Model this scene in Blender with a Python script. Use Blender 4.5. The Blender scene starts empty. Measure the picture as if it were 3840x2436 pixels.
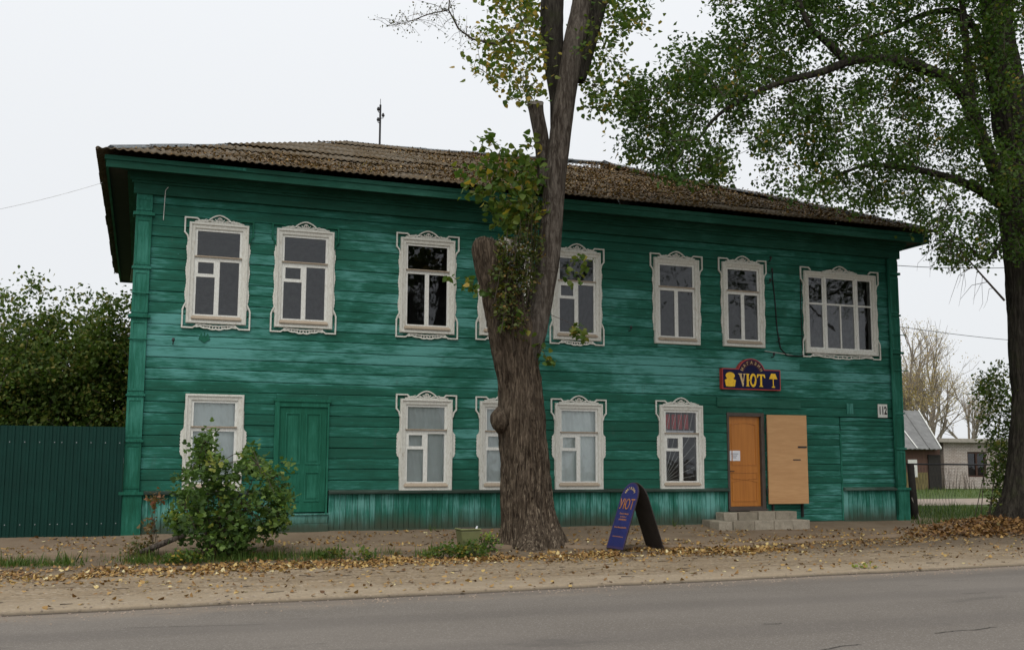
import bpy, math, random
import numpy as np
from mathutils import Vector, Matrix, noise
R = math.radians
random.seed(7)
rng = np.random.default_rng(11)
S = bpy.context.scene
COL = S.collection

# ------------------------------------------------------------------ camera
FPX = 4040.0 / 3840 * 2408            # focal length in units of a 2408 px wide picture
PW, PH = 2408.0, 1527.6
YAW, PITCH, ROLL = R(20.70), R(7.29), R(0.22)
CAM = Vector((-0.462, -22.0, 1.371))
FWD = Vector((math.sin(YAW) * math.cos(PITCH), math.cos(YAW) * math.cos(PITCH), math.sin(PITCH)))
_r = FWD.cross(Vector((0, 0, 1))).normalized()
_u = _r.cross(FWD)
RGT = _r * math.cos(ROLL) + _u * math.sin(ROLL)
UPV = -_r * math.sin(ROLL) + _u * math.cos(ROLL)
cd = bpy.data.cameras.new('camera')
cd.sensor_width = 36.0
cd.lens = 36.0 * FPX / PW
cd.clip_start = 0.1
cd.clip_end = 3000
cam = bpy.data.objects.new('camera', cd)
COL.objects.link(cam)
m = Matrix((RGT, UPV, -FWD)).transposed().to_4x4()
m.translation = CAM
cam.matrix_world = m
S.camera = cam

# ------------------------------------------------------------------ light
SUN_EL, SUN_AZ = R(52), R(-150)        # azimuth measured from +y towards +x
w = bpy.data.worlds.new('World'); S.world = w; w.use_nodes = True
nt = w.node_tree; nt.nodes.clear()
sky = nt.nodes.new('ShaderNodeTexSky'); sky.sky_type = 'NISHITA'; sky.sun_disc = False
sky.sun_elevation = SUN_EL; sky.sun_rotation = SUN_AZ
sky.air_density = 1.0; sky.dust_density = 3.0
hs = nt.nodes.new('ShaderNodeHueSaturation'); hs.inputs['Saturation'].default_value = 0.25
mx = nt.nodes.new('ShaderNodeMix'); mx.data_type = 'RGBA'; mx.inputs[0].default_value = 0.85
mx.inputs[7].default_value = (9.55, 9.8, 10.1, 1)
bg = nt.nodes.new('ShaderNodeBackground'); bg.inputs['Strength'].default_value = 0.10
out = nt.nodes.new('ShaderNodeOutputWorld')
nt.links.new(sky.outputs[0], hs.inputs['Color']); nt.links.new(hs.outputs[0], mx.inputs[6])
tcw = nt.nodes.new('ShaderNodeTexCoord'); sxw = nt.nodes.new('ShaderNodeSeparateXYZ'); nt.links.new(tcw.outputs['Generated'], sxw.inputs[0])
pw = nt.nodes.new('ShaderNodeMath'); pw.operation = 'MAXIMUM'; pw.inputs[1].default_value = 0.0; nt.links.new(sxw.outputs[2], pw.inputs[0])
p2 = nt.nodes.new('ShaderNodeMath'); p2.operation = 'MULTIPLY'; nt.links.new(pw.outputs[0], p2.inputs[0]); nt.links.new(pw.outputs[0], p2.inputs[1])
p3 = nt.nodes.new('ShaderNodeMath'); p3.operation = 'MULTIPLY_ADD'; p3.inputs[1].default_value = 0.55; p3.inputs[2].default_value = 0.95; nt.links.new(p2.outputs[0], p3.inputs[0])
vm = nt.nodes.new('ShaderNodeVectorMath'); vm.operation = 'SCALE'; nt.links.new(mx.outputs[2], vm.inputs[0]); nt.links.new(p3.outputs[0], vm.inputs['Scale'])
nt.links.new(vm.outputs[0], bg.inputs['Color'])   # an overcast dome: brighter overhead than at the horizon
nt.links.new(bg.outputs[0], out.inputs[0])
ld = bpy.data.lights.new('sun', 'SUN'); ld.energy = 1.2; ld.angle = R(30); ld.color = (1.0, 0.95, 0.86)
sun = bpy.data.objects.new('sun', ld); COL.objects.link(sun)
sd = Vector((math.sin(SUN_AZ) * math.cos(SUN_EL), math.cos(SUN_AZ) * math.cos(SUN_EL), math.sin(SUN_EL)))
sun.rotation_euler = sd.to_track_quat('Z', 'Y').to_euler(); sun.location = (0, -20, 30)
S.view_settings.view_transform = 'Standard'; S.view_settings.look = 'None'
S.view_settings.exposure = 0.0; S.view_settings.gamma = 1.0
S.render.engine = 'CYCLES'
S.cycles.use_denoising = True
S.cycles.max_bounces = 6; S.cycles.transparent_max_bounces = 12

# ------------------------------------------------------------------ pixel helpers (picture 2408 wide)
def ray(px, py):
    return (RGT * ((px - PW / 2) / FPX) - UPV * ((py - PH / 2) / FPX) + FWD)
def at(px, py, Y):
    d = ray(px, py); t = (Y - CAM.y) / d.y
    return CAM + d * t
def smooth(a, b, x):
    t = min(1, max(0, (x - a) / (b - a))); return t * t * (3 - 2 * t)
def road_edge(x):
    return -8.95 + 0.06 * x + 0.10 * noise.noise(Vector((x * .35, 3, 0))) + 0.05 * noise.noise(Vector((x * 1.7, 9, 0))) + 0.02 * noise.noise(Vector((x * 6.1, 4, 0)))
_P = [(-9.3, -.20), (-6, -.20), (-3, -.19), (-1, -.165), (0, -.05), (.001, 0)]
def gz(x, y):
    if y > .001: z = 0.0
    elif y <= -9.3: z = -.20
    else:
        for (a, za), (b, zb) in zip(_P[:-1], _P[1:]):
            if a <= y <= b: z = za + (zb - za) * (y - a) / (b - a)
    dx, dy = (x - 19.0) / 2.0, (y + 2.6) / 1.3
    z += .30 * math.exp(-(dx * dx + dy * dy))
    dx, dy = (x - 7.1) / 1.3, (y + 3.3) / .9
    z += .06 * math.exp(-(dx * dx + dy * dy))
    if -12 < y < 0 and -10 < x < 30:
        z += .018 * noise.noise(Vector((x * .9, y * 1.6, 0))) + .012 * noise.noise(Vector((x * 1.2, y * 5.5, 2))) + .005 * noise.noise(Vector((x * 7, y * 9, 3)))
    e = road_edge(x)
    z -= .26 * smooth(e + .06, e - .10, y) if y > e - .1 else .26
    z -= .03 * smooth(e + .5, e + .05, y)
    if y < -17.6: z += .22 * smooth(-17.6, -18.2, y)
    return z
def ong(px, py):
    z = -.1
    for _ in range(12):
        d = ray(px, py); t = (z - CAM.z) / d.z; p = CAM + d * t; z = gz(p.x, p.y)
    return Vector((p.x, p.y, z))

# ------------------------------------------------------------------ objects
def tag(o, label, cat, group=None):
    o['label'] = label; o['category'] = cat
    if group: o['group'] = group
    return o
def thing(name, label, cat, loc=(0, 0, 0), group=None):
    o = bpy.data.objects.new(name, None); COL.objects.link(o); o.location = loc
    o.empty_display_size = .2
    return tag(o, label, cat, group)
def root_loc(p):
    while p.parent: p = p.parent
    return Vector(p.location)
def link(name, me, mat, parent=None, smoothf=False):
    o = bpy.data.objects.new(name, me); COL.objects.link(o)
    if mat is not None and not me.materials: me.materials.append(mat)
    if parent is not None:
        o.parent = parent
        l = root_loc(parent)
        if l.length > 0 and len(me.vertices): me.transform(Matrix.Translation(-l))
    if smoothf and len(me.polygons):
        me.polygons.foreach_set('use_smooth', [True] * len(me.polygons))
    return o
class MB:
    def __init__(s): s.v = []; s.f = []
    def add(s, vs, fs):
        n = len(s.v); s.v += [tuple(p) for p in vs]; s.f += [tuple(i + n for i in f) for f in fs]; return s
    def box(s, x0, x1, y0, y1, z0, z1):
        return s.add([(x0, y0, z0), (x1, y0, z0), (x1, y1, z0), (x0, y1, z0), (x0, y0, z1), (x1, y0, z1), (x1, y1, z1), (x0, y1, z1)],
                     [(0, 3, 2, 1), (4, 5, 6, 7), (0, 1, 5, 4), (1, 2, 6, 5), (2, 3, 7, 6), (3, 0, 4, 7)])
    def prism(s, poly, y0, y1):             # polygon in x-z, front at y0 < y1
        n = len(poly); a = sum(poly[i][0] * poly[(i + 1) % n][1] - poly[(i + 1) % n][0] * poly[i][1] for i in range(n))
        if a < 0: poly = poly[::-1]
        vs = [(x, y0, z) for x, z in poly] + [(x, y1, z) for x, z in poly]
        return s.add(vs, [tuple(range(n)), tuple(range(2 * n - 1, n - 1, -1))] + [(i, i + n, (i + 1) % n + n, (i + 1) % n) for i in range(n)])
    def ribbon(s, pts, wd, y0, y1):          # a strip of width wd along a polyline in x-z
        L = []; Rr = []
        for i, (x, z) in enumerate(pts):
            a = pts[max(0, i - 1)]; b = pts[min(len(pts) - 1, i + 1)]
            dx, dz = b[0] - a[0], b[1] - a[1]; l = math.hypot(dx, dz) or 1
            L.append((x - dz / l * wd / 2, z + dx / l * wd / 2)); Rr.append((x + dz / l * wd / 2, z - dx / l * wd / 2))
        for i in range(len(pts) - 1):
            s.prism([L[i], L[i + 1], Rr[i + 1], Rr[i]], y0, y1)
        return s
    def tube(s, pts, rad, n=6, cap=True):
        pts = [Vector(p) for p in pts]; rings = []
        if not hasattr(rad, '__len__'): rad = [rad] * len(pts)
        up = Vector((.13, .97, .21))
        for i, p in enumerate(pts):
            d = (pts[min(len(pts) - 1, i + 1)] - pts[max(0, i - 1)])
            d = d.normalized() if d.length > 1e-9 else Vector((0, 0, 1))
            a = d.cross(up)
            if a.length < .05: a = d.cross(Vector((1, 0, 0)))
            a.normalize(); b = d.cross(a)
            rings.append([p + (a * math.cos(2 * math.pi * k / n) + b * math.sin(2 * math.pi * k / n)) * rad[i] for k in range(n)])
        vs = [q for r_ in rings for q in r_]; fs = []
        for i in range(len(pts) - 1):
            for k in range(n):
                fs.append((i * n + k, i * n + (k + 1) % n, (i + 1) * n + (k + 1) % n, (i + 1) * n + k))
        if cap: fs += [tuple(range(n - 1, -1, -1)), tuple(range((len(pts) - 1) * n, len(pts) * n))]
        return s.add(vs, fs)
    def build(s, name, mat, parent=None, smoothf=False):
        me = bpy.data.meshes.new(name); me.from_pydata(s.v, [], s.f); me.update()
        return link(name, me, mat, parent, smoothf)
def struct(o): o['kind'] = 'structure'; return o
def stuff(o, label=None, cat=None):
    o['kind'] = 'stuff'
    if label: o['label'] = label; o['category'] = cat
    return o

# ------------------------------------------------------------------ materials
class NT:
    def __init__(s, name):
        s.m = bpy.data.materials.new(name); s.m.use_nodes = True; s.t = s.m.node_tree
        s.b = s.t.nodes['Principled BSDF']; s.o = s.t.nodes['Material Output']
    def n(s, t, **kw):
        x = s.t.nodes.new(t)
        for k, v in kw.items():
            if k.startswith('i_'): x.inputs[k[2:].replace('_', ' ')].default_value = v
            else: setattr(x, k, v)
        return x
    def l(s, a, b): s.t.links.new(a, b)
    def coord(s, kind='Object', scale=(1, 1, 1), rnd=0.0):
        c = s.n('ShaderNodeTexCoord'); mp = s.n('ShaderNodeMapping'); mp.inputs['Scale'].default_value = scale
        s.l(c.outputs[kind], mp.inputs[0])
        if rnd:
            oi = s.n('ShaderNodeObjectInfo'); mm = s.n('ShaderNodeMath', operation='MULTIPLY'); mm.inputs[1].default_value = rnd
            s.l(oi.outputs['Random'], mm.inputs[0]); s.l(mm.outputs[0], mp.inputs['Location'])
        return mp.outputs[0]
    def noise(s, vec, scale, detail=4, rough=.55, dist=0):
        x = s.n('ShaderNodeTexNoise'); x.inputs['Scale'].default_value = scale; x.inputs['Detail'].default_value = detail
        x.inputs['Roughness'].default_value = rough; x.inputs['Distortion'].default_value = dist
        s.l(vec, x.inputs['Vector']); return x.outputs[0]
    def ramp(s, fac, stops):
        x = s.n('ShaderNodeValToRGB'); e = x.color_ramp.elements
        while len(e) < len(stops): e.new(.5)
        for i, (p, c) in enumerate(stops):
            e[i].position = p; e[i].color = tuple(c) + (1,) if hasattr(c, '__len__') else (c, c, c, 1)
        s.l(fac, x.inputs[0]); return x.outputs[0]
    def mix(s, f, a, b, mode='MIX'):
        x = s.n('ShaderNodeMix', data_type='RGBA', blend_type=mode)
        for v, i in ((f, 0), (a, 6), (b, 7)):
            if isinstance(v, (int, float)): x.inputs[i].default_value = v if i == 0 else (v, v, v, 1)
            elif isinstance(v, tuple): x.inputs[i].default_value = v + (1,)
            else: s.l(v, x.inputs[i])
        return x.outputs[2]
    def math(s, op, a, b=0.0, clamp=False):
        x = s.n('ShaderNodeMath', operation=op); x.use_clamp = clamp
        for v, i in ((a, 0), (b, 1)):
            if isinstance(v, (int, float)): x.inputs[i].default_value = v
            else: s.l(v, x.inputs[i])
        return x.outputs[0]
    def sep(s, vec):
        x = s.n('ShaderNodeSeparateXYZ'); s.l(vec, x.inputs[0]); return x.outputs
    def bump(s, h, strength=.3, dist=.01):
        x = s.n('ShaderNodeBump'); x.inputs['Strength'].default_value = strength; x.inputs['Distance'].default_value = dist
        s.l(h, x.inputs['Height']); s.l(x.outputs[0], s.b.inputs['Normal']); return x
    def done(s, col, rough=.8, spec=.3):
        if isinstance(col, tuple): s.b.inputs['Base Color'].default_value = col + (1,)
        else: s.l(col, s.b.inputs['Base Color'])
        if isinstance(rough, (int, float)): s.b.inputs['Roughness'].default_value = rough
        else: s.l(rough, s.b.inputs['Roughness'])
        s.b.inputs['Specular IOR Level'].default_value = spec
        return s.m

def wood_paint(name, deep, mid, faded, axis='x', bleach=None, dirt=None, amt=1.0, rnd=37.0, bottom=None):
    """old oil paint on boards: streaks along the grain, faded patches, a tone of its own per board"""
    k = NT(name)
    sc = {'x': (.9, 1, 9), 'z': (9, 9, .9)}[axis]
    g = k.noise(k.coord(scale=sc, rnd=rnd), 2.2, 6, .65, .3)
    fine = k.noise(k.coord(scale={'x': (3, 1, 60), 'z': (60, 60, 3)}[axis], rnd=rnd), 2.0, 4, .6)
    big = k.noise(k.coord(scale=(.35, 1, .6)), 1.3, 4, .6, .6)
    oi = k.n('ShaderNodeObjectInfo')
    tone = k.math('MULTIPLY', k.math('SUBTRACT', oi.outputs['Random'], .5), .34)
    f = k.math('ADD', k.math('MULTIPLY', k.math('SUBTRACT', g, .5), 1.25), k.math('MULTIPLY', k.math('SUBTRACT', big, .5), 1.5))
    f = k.math('ADD', k.math('ADD', f, .72), k.math('MULTIPLY', k.math('SUBTRACT', fine, .5), .85))
    f = k.math('ADD', f, tone)
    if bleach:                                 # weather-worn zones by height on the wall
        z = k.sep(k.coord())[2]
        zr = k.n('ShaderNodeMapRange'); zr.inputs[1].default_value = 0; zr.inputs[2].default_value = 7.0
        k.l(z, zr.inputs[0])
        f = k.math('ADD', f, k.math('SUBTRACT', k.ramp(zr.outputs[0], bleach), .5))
    f = k.math('MULTIPLY', f, .75)
    col = k.ramp(f, [(.30, deep), (.56, mid), (.82 if amt >= 1 else .98, faded)])
    col = k.mix(k.math('MULTIPLY', fine, .35), col, k.mix(.55, col, (.02, .05, .04)))
    if dirt:                                   # drips and bare grey spots
        sp = k.noise(k.coord(scale=(1, 1, .35) if axis == 'x' else (2, 2, .5)), 5.0, 6, .7)
        col = k.mix(k.ramp(sp, [(.62, 0), (.78, .75)]), col, dirt)
    if dirt:                                   # flakes of paint gone down to grey wood, crisp edged
        fk = k.noise(k.coord(scale=(6, 6, 34) if axis == 'x' else (34, 34, 6), rnd=rnd), 2.4, 5, .75)
        col = k.mix(k.ramp(fk, [(.685, 0), (.70, .8)]), col, (.13, .15, .13))
        fk2 = k.noise(k.coord(scale=(5, 5, 30) if axis == 'x' else (30, 30, 5), rnd=rnd * 2), 2.0, 5, .7)
        col = k.mix(k.ramp(fk2, [(.67, 0), (.69, .7)]), col, tuple(c * 1.25 for c in faded))
    if bottom:                                 # splashed soil and algae at the foot of the boards
        z = k.sep(k.coord())[2]
        zz = k.math('SUBTRACT', z, k.math('MULTIPLY', k.noise(k.coord(scale=(3, 3, .6)), 1.6, 5, .65), .42))
        mr = k.n('ShaderNodeMapRange'); mr.inputs[1].default_value = .20; mr.inputs[2].default_value = -.12
        k.l(zz, mr.inputs[0]); col = k.mix(k.math('MULTIPLY', mr.outputs[0], .85), col, bottom)
    k.bump(k.math('ADD', fine, k.math('MULTIPLY', g, .8)), .35, .006)
    return k.done(col, k.ramp(g, [(.3, .68), (.8, .9)]), .18)

DEEP, MID, FADE = (.011, .084, .054), (.018, .134, .092), (.10, .315, .285)
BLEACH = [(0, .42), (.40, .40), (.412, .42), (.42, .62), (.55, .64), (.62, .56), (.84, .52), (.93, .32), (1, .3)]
M = {}
M['plank'] = wood_paint('green_plank_paint', DEEP, MID, FADE, 'x', BLEACH, (.05, .10, .08), rnd=23)
M['trim'] = wood_paint('green_trim_paint', (.008, .085, .05), (.016, .135, .088), (.06, .26, .20), 'z', None, (.04, .10, .07), .9)
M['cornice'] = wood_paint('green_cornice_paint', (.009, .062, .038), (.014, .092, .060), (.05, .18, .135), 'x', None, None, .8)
M['ledge'] = wood_paint('worn_ledge_paint', (.03, .045, .035), (.05, .075, .06), (.10, .16, .13), 'x', None, (.10, .09, .075))
M['soffit'] = wood_paint('shaded_soffit_green', (.005, .03, .019), (.008, .045, .03), (.02, .08, .06), 'x', None, None, .8)  # cornice green with the shade under the eaves put into its colour
M['door_green'] = wood_paint('green_door_paint', (.008, .092, .052), (.013, .122, .074), (.04, .21, .145), 'z', None, None, .8, rnd=5)
M['board'] = wood_paint('green_plinth_paint', (.010, .10, .062), (.026, .165, .122), (.14, .37, .33), 'z', [(0, .50), (.035, .56), (.075, .60), (.095, .45), (.11, .40), (1, .4)], (.03, .06, .04), rnd=41, bottom=(.055, .06, .04))

def white_paint(name, base, bare, amt):
    k = NT(name)
    a = k.noise(k.coord(scale=(7, 7, 2.5), rnd=9), 2.0, 6, .7, .4)
    b = k.noise(k.coord(scale=(30, 30, 8), rnd=9), 2.0, 4, .6)
    col = k.mix(k.ramp(a, [(.56, 0), (.74, amt)]), base, bare)
    col = k.mix(k.ramp(b, [(.3, .35), (.6, 0)]), col, tuple(c * .6 for c in bare))
    k.bump(k.math('ADD', a, b), .4, .004)
    return k.done(col, .65, .3)
M['white'] = white_paint('chipped_white_paint', (.67, .67, .615), (.36, .30, .21), .65)
M['white_new'] = white_paint('white_sash_paint', (.74, .75, .71), (.45, .39, .29), .35)
M['bare'] = white_paint('worn_sill_wood', (.40, .33, .25), (.20, .14, .09), .7)

def glass(name, tint, refl):
    k = NT(name); t = k.t; t.nodes.remove(k.b)
    tr = k.n('ShaderNodeBsdfTransparent'); tr.inputs[0].default_value = tint + (1,)
    gl = k.n('ShaderNodeBsdfGlossy'); gl.inputs['Roughness'].default_value = .03; gl.inputs[0].default_value = (.95, .97, 1, 1)
    bp = k.n('ShaderNodeBump'); bp.inputs['Strength'].default_value = .10; bp.inputs['Distance'].default_value = .02
    k.l(k.noise(k.coord(scale=(1, 1, 1), rnd=50), 2.5, 2), bp.inputs['Height']); k.l(bp.outputs[0], gl.inputs['Normal'])
    fr = k.n('ShaderNodeFresnel'); fr.inputs[0].default_value = 1.5
    mr = k.math('MULTIPLY', fr.outputs[0], refl, True)
    ms = k.n('ShaderNodeMixShader'); k.l(mr, ms.inputs[0]); k.l(tr.outputs[0], ms.inputs[1]); k.l(gl.outputs[0], ms.inputs[2])
    k.l(ms.outputs[0], k.o.inputs[0]); return k.m
M['glass'] = glass('window_glass', (.93, .95, .95), 1.6)
M['glass_dark'] = glass('dim_window_glass', (.62, .66, .67), 1.35)

def plain(name, c, rough=.7, var=.25, scale=6, spec=.3, bump=.2, metal=0):
    k = NT(name)
    a = k.noise(k.coord(scale=(1, 1, 1), rnd=13), scale, 6, .65)
    col = k.mix(k.ramp(a, [(.3, 0), (.72, 1)]), tuple(x * (1 - var) for x in c), tuple(min(1, x * (1 + var)) for x in c))
    if bump: k.bump(a, bump, .01)
    k.b.inputs['Metallic'].default_value = metal
    return k.done(col, rough, spec)
M['curtain'] = plain('net_curtain', (.80, .86, .84), .9, .08, 3)
M['inside'] = plain('inner_plaster', (.30, .29, .27), .9)
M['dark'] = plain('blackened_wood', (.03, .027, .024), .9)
M['cable'] = plain('black_cable', (.015, .015, .016), .6)
M['cable_white'] = plain('white_cable', (.55, .55, .52), .6)
M['iron'] = plain('dark_iron', (.04, .04, .042), .6, metal=.3)
M['concrete'] = plain('grey_concrete', (.34, .31, .27), .9, .22, 5, bump=.5)
M['ply'] = None

def planked(name, c0, c1, scale, rough=.5, axis='z'):
    k = NT(name)
    g = k.noise(k.coord(scale={'z': (12, 12, .8), 'x': (.8, 12, 12)}[axis]), scale, 6, .6, .5)
    b = k.noise(k.coord(scale={'z': (3, 3, .3), 'x': (.3, 3, 3)}[axis]), 1.5, 3)
    col = k.mix(k.ramp(k.math('ADD', k.math('MULTIPLY', g, .6), k.math('MULTIPLY', b, .4)), [(.3, 0), (.7, 1)]), c0, c1)
    k.bump(g, .12, .004); return k.done(col, rough, .35)
M['orange'] = planked('varnished_orange_wood', (.36, .125, .018), (.52, .20, .035), 1.5, .35)
M['ply'] = planked('raw_plywood', (.44, .235, .10), (.58, .34, .16), 1.8, .65, 'x')
M['doorframe'] = plain('brown_metal_frame', (.075, .058, .048), .55, .2)

def slate():
    k = NT('mossy_roof_slate')
    a = k.noise(k.coord(), 1.2, 6, .7); b = k.noise(k.coord(), 9, 5, .7); c = k.noise(k.coord(), 40, 3, .6)
    col = k.mix(k.ramp(b, [(.35, 0), (.7, 1)]), (.075, .060, .040), (.19, .17, .14))
    col = k.mix(k.ramp(a, [(.42, 0), (.62, .8)]), col, (.075, .05, .022))
    col = k.mix(k.ramp(c, [(.56, 0), (.68, .7)]), col, (.30, .17, .06))
    k.bump(c, .5, .02); return k.done(col, .95, .1)
M['slate'] = slate()

def dirt():
    k = NT('packed_dirt')
    P = k.coord()
    a = k.noise(P, .55, 6, .6); b = k.noise(P, 3.5, 6, .7); c = k.noise(P, 28, 5, .7)
    st = k.noise(k.coord(scale=(.35, 2.2, 1)), 2.5, 5, .65)
    col = k.mix(k.ramp(a, [(.35, 0), (.65, 1)]), (.232, .174, .112), (.295, .228, .150))
    col = k.mix(k.ramp(st, [(.48, 0), (.66, .7)]), col, (.150, .108, .066))
    rut = k.noise(k.coord(scale=(.12, 3.2, 1)), 2.2, 5, .6, .2)
    col = k.mix(k.ramp(rut, [(.52, 0), (.68, .5)]), col, (.37, .295, .205))
    peb = k.n('ShaderNodeTexVoronoi'); peb.inputs['Scale'].default_value = 26; k.l(P, peb.inputs['Vector'])
    pc = k.n('ShaderNodeSeparateColor'); k.l(peb.outputs['Color'], pc.inputs[0])
    col = k.mix(k.ramp(b, [(.55, 0), (.8, .6)]), col, (.37, .295, .205))
    col = k.mix(k.ramp(c, [(.25, .7), (.45, 0)]), col, (.10, .078, .058))
    col = k.mix(k.ramp(pc.outputs[0], [(.88, 0), (.94, .6)]), col, (.40, .34, .27)); col = k.mix(k.ramp(pc.outputs[1], [(.88, 0), (.94, .6)]), col, (.09, .07, .05))
    xyz = k.sep(P)
    # dark leaf mould under the trees, a strip of pale washed sand by the road, turf behind the house line
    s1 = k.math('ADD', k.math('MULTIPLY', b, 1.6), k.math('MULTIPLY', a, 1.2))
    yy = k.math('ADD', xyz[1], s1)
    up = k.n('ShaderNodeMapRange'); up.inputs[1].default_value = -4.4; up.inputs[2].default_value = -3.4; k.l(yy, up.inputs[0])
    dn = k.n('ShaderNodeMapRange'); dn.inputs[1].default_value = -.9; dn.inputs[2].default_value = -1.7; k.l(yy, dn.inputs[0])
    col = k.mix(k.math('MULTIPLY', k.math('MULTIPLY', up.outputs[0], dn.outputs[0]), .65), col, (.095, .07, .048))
    e = k.math('SUBTRACT', xyz[1], k.math('MULTIPLY', xyz[0], .06))
    sa = k.n('ShaderNodeMapRange'); sa.inputs[1].default_value = -8.0; sa.inputs[2].default_value = -8.6; k.l(k.math('ADD', e, k.math('MULTIPLY', k.math('SUBTRACT', b, .5), .6)), sa.inputs[0])
    col = k.mix(k.math('MULTIPLY', sa.outputs[0], .6), col, (.35, .285, .205))
    lip = k.n('ShaderNodeMapRange'); lip.inputs[1].default_value = -.235; lip.inputs[2].default_value = -.275; k.l(xyz[2], lip.inputs[0])
    col = k.mix(k.math('MULTIPLY', lip.outputs[0], .9), col, (.06, .05, .042))
    tf = k.n('ShaderNodeMapRange'); tf.inputs[1].default_value = .1; tf.inputs[2].default_value = 1.2; k.l(k.math('ADD', xyz[1], k.math('SUBTRACT', b, .5)), tf.inputs[0])
    turf = k.mix(k.ramp(b, [(.35, 0), (.65, 1)]), (.045, .075, .02), (.10, .13, .04))
    col = k.mix(tf.outputs[0], col, turf)
    k.bump(k.math('ADD', k.math('MULTIPLY', c, .6), k.math('ADD', k.math('MULTIPLY', rut, .6), k.math('ADD', b, st))), .8, .035)
    return k.done(col, .95, .15)
M['dirt'] = dirt()
def walk():
    k = NT('trodden_path')
    P = k.coord(); a = k.noise(P, 1.1, 6, .65); b = k.noise(P, 14, 5, .7); c = k.noise(P, 60, 3, .6)
    col = k.mix(k.ramp(a, [(.35, 0), (.65, 1)]), (.165, .120, .080), (.225, .170, .118))
    col = k.mix(k.ramp(b, [(.55, 0), (.75, .5)]), col, (.28, .23, .19)); col = k.mix(k.ramp(c, [(.3, .5), (.45, 0)]), col, (.08, .065, .05))
    k.bump(k.math('ADD', a, k.math('ADD', b, c)), .45, .012); return k.done(col, .95, .15)
M['walk'] = walk()
def asphalt():
    k = NT('worn_asphalt')
    P = k.coord(); a = k.noise(k.coord(scale=(.25, 1, 1)), .8, 5, .6); b = k.noise(P, 45, 4, .8); c = k.noise(P, 160, 2, .7)
    v = k.n('ShaderNodeTexVoronoi'); v.inputs['Scale'].default_value = 90; k.l(P, v.inputs['Vector'])
    col = k.mix(k.ramp(a, [(.3, 0), (.7, 1)]), (.145, .126, .106), (.178, .156, .133))
    col = k.mix(k.ramp(b, [(.35, .55), (.6, 0)]), col, (.095, .083, .074))
    sp = k.n('ShaderNodeSeparateColor'); k.l(v.outputs['Color'], sp.inputs[0])
    col = k.mix(k.ramp(sp.outputs[0], [(.86, 0), (.93, .5)]), col, (.33, .30, .27))
    big = k.noise(P, .35, 3); col = k.mix(k.ramp(big, [(.45, 0), (.7, .35)]), col, (.21, .185, .16))
    xyz = k.sep(P); e = k.math('SUBTRACT', xyz[1], k.math('MULTIPLY', xyz[0], .06))
    nb = k.noise(P, 2.2, 6, .75)
    sd_ = k.n('ShaderNodeMapRange'); sd_.inputs[1].default_value = -9.75; sd_.inputs[2].default_value = -8.95; k.l(k.math('ADD', e, k.math('MULTIPLY', k.math('SUBTRACT', nb, .5), 1.6)), sd_.inputs[0])
    col = k.mix(k.math('MULTIPLY', sd_.outputs[0], .75), col, (.235, .19, .145))      # washed-out sand along the edge
    wh = k.n('ShaderNodeTexWave', wave_type='BANDS', bands_direction='Y'); wh.inputs['Scale'].default_value = .16; wh.inputs['Distortion'].default_value = 1.5; wh.inputs['Detail'].default_value = 3; k.l(P, wh.inputs['Vector'])
    col = k.mix(k.ramp(wh.outputs[1], [(.55, 0), (.95, .35)]), col, (.105, .092, .082))   # darker wheel tracks
    st2 = k.noise(k.coord(scale=(.5, 1.3, 1)), 1.1, 5, .7); col = k.mix(k.ramp(st2, [(.60, 0), (.66, .4)]), col, (.085, .075, .068))
    k.bump(k.math('ADD', b, c), .5, .006)
    return k.done(col, .85, .25)
M['asphalt'] = asphalt()
M['pale_path'] = plain('pale_dirt_lane', (.30, .24, .19), .95, .2, 1.5)

def leafmat(name, stops, trans=.35, rough=.55):
    k = NT(name); k.t.nodes.remove(k.b)
    at_ = k.n('ShaderNodeAttribute'); at_.attribute_name = 'tint'
    col = k.ramp(at_.outputs['Fac'], stops)
    df = k.n('ShaderNodeBsdfPrincipled'); df.inputs['Roughness'].default_value = rough; df.inputs['Specular IOR Level'].default_value = .25
    tl = k.n('ShaderNodeBsdfTranslucent'); k.l(col, df.inputs['Base Color'])
    k.l(k.mix(1.0, col, (1.0, 1.1, .55), 'MULTIPLY'), tl.inputs[0])
    ms = k.n('ShaderNodeMixShader'); ms.inputs[0].default_value = trans
    k.l(df.outputs[0], ms.inputs[1]); k.l(tl.outputs[0], ms.inputs[2]); k.l(ms.outputs[0], k.o.inputs[0]); return k.m
M['leaf_dark'] = leafmat('poplar_leaf', [(0, (.026, .060, .010)), (.5, (.056, .108, .018)), (.85, (.10, .150, .028)), (1, (.25, .18, .035))], .42)
M['leaf_mid'] = leafmat('pollard_leaf', [(0, (.042, .088, .016)), (.5, (.088, .152, .028)), (.8, (.17, .19, .035)), (1, (.38, .26, .045))], .42)
M['leaf_dry'] = leafmat('withered_shoot_leaf', [(0, (.04, .07, .014)), (.55, (.085, .10, .025)), (.8, (.14, .10, .03)), (1, (.25, .15, .045))], .3)
M['leaf_bush'] = leafmat('maple_shrub_leaf', [(0, (.040, .080, .020)), (.5, (.095, .165, .042)), (.9, (.19, .28, .065)), (1, (.34, .36, .09))], .42)
M['leaf_red'] = leafmat('reddish_leaf', [(0, (.10, .12, .04)), (.5, (.22, .13, .06)), (1, (.30, .10, .06))])
M['leaf_garden'] = leafmat('garden_leaf', [(0, (.042, .080, .014)), (.6, (.095, .148, .028)), (1, (.25, .22, .06))], .42)
M['leaf_far'] = leafmat('autumn_leaf', [(0, (.38, .28, .10)), (1, (.55, .43, .20))], .35)
M['leaf_fallen'] = leafmat('fallen_leaf', [(0, (.10, .05, .02)), (.35, (.22, .115, .038)), (.7, (.38, .235, .08)), (.92, (.52, .38, .14)), (1, (.62, .53, .30))], .1)
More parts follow.
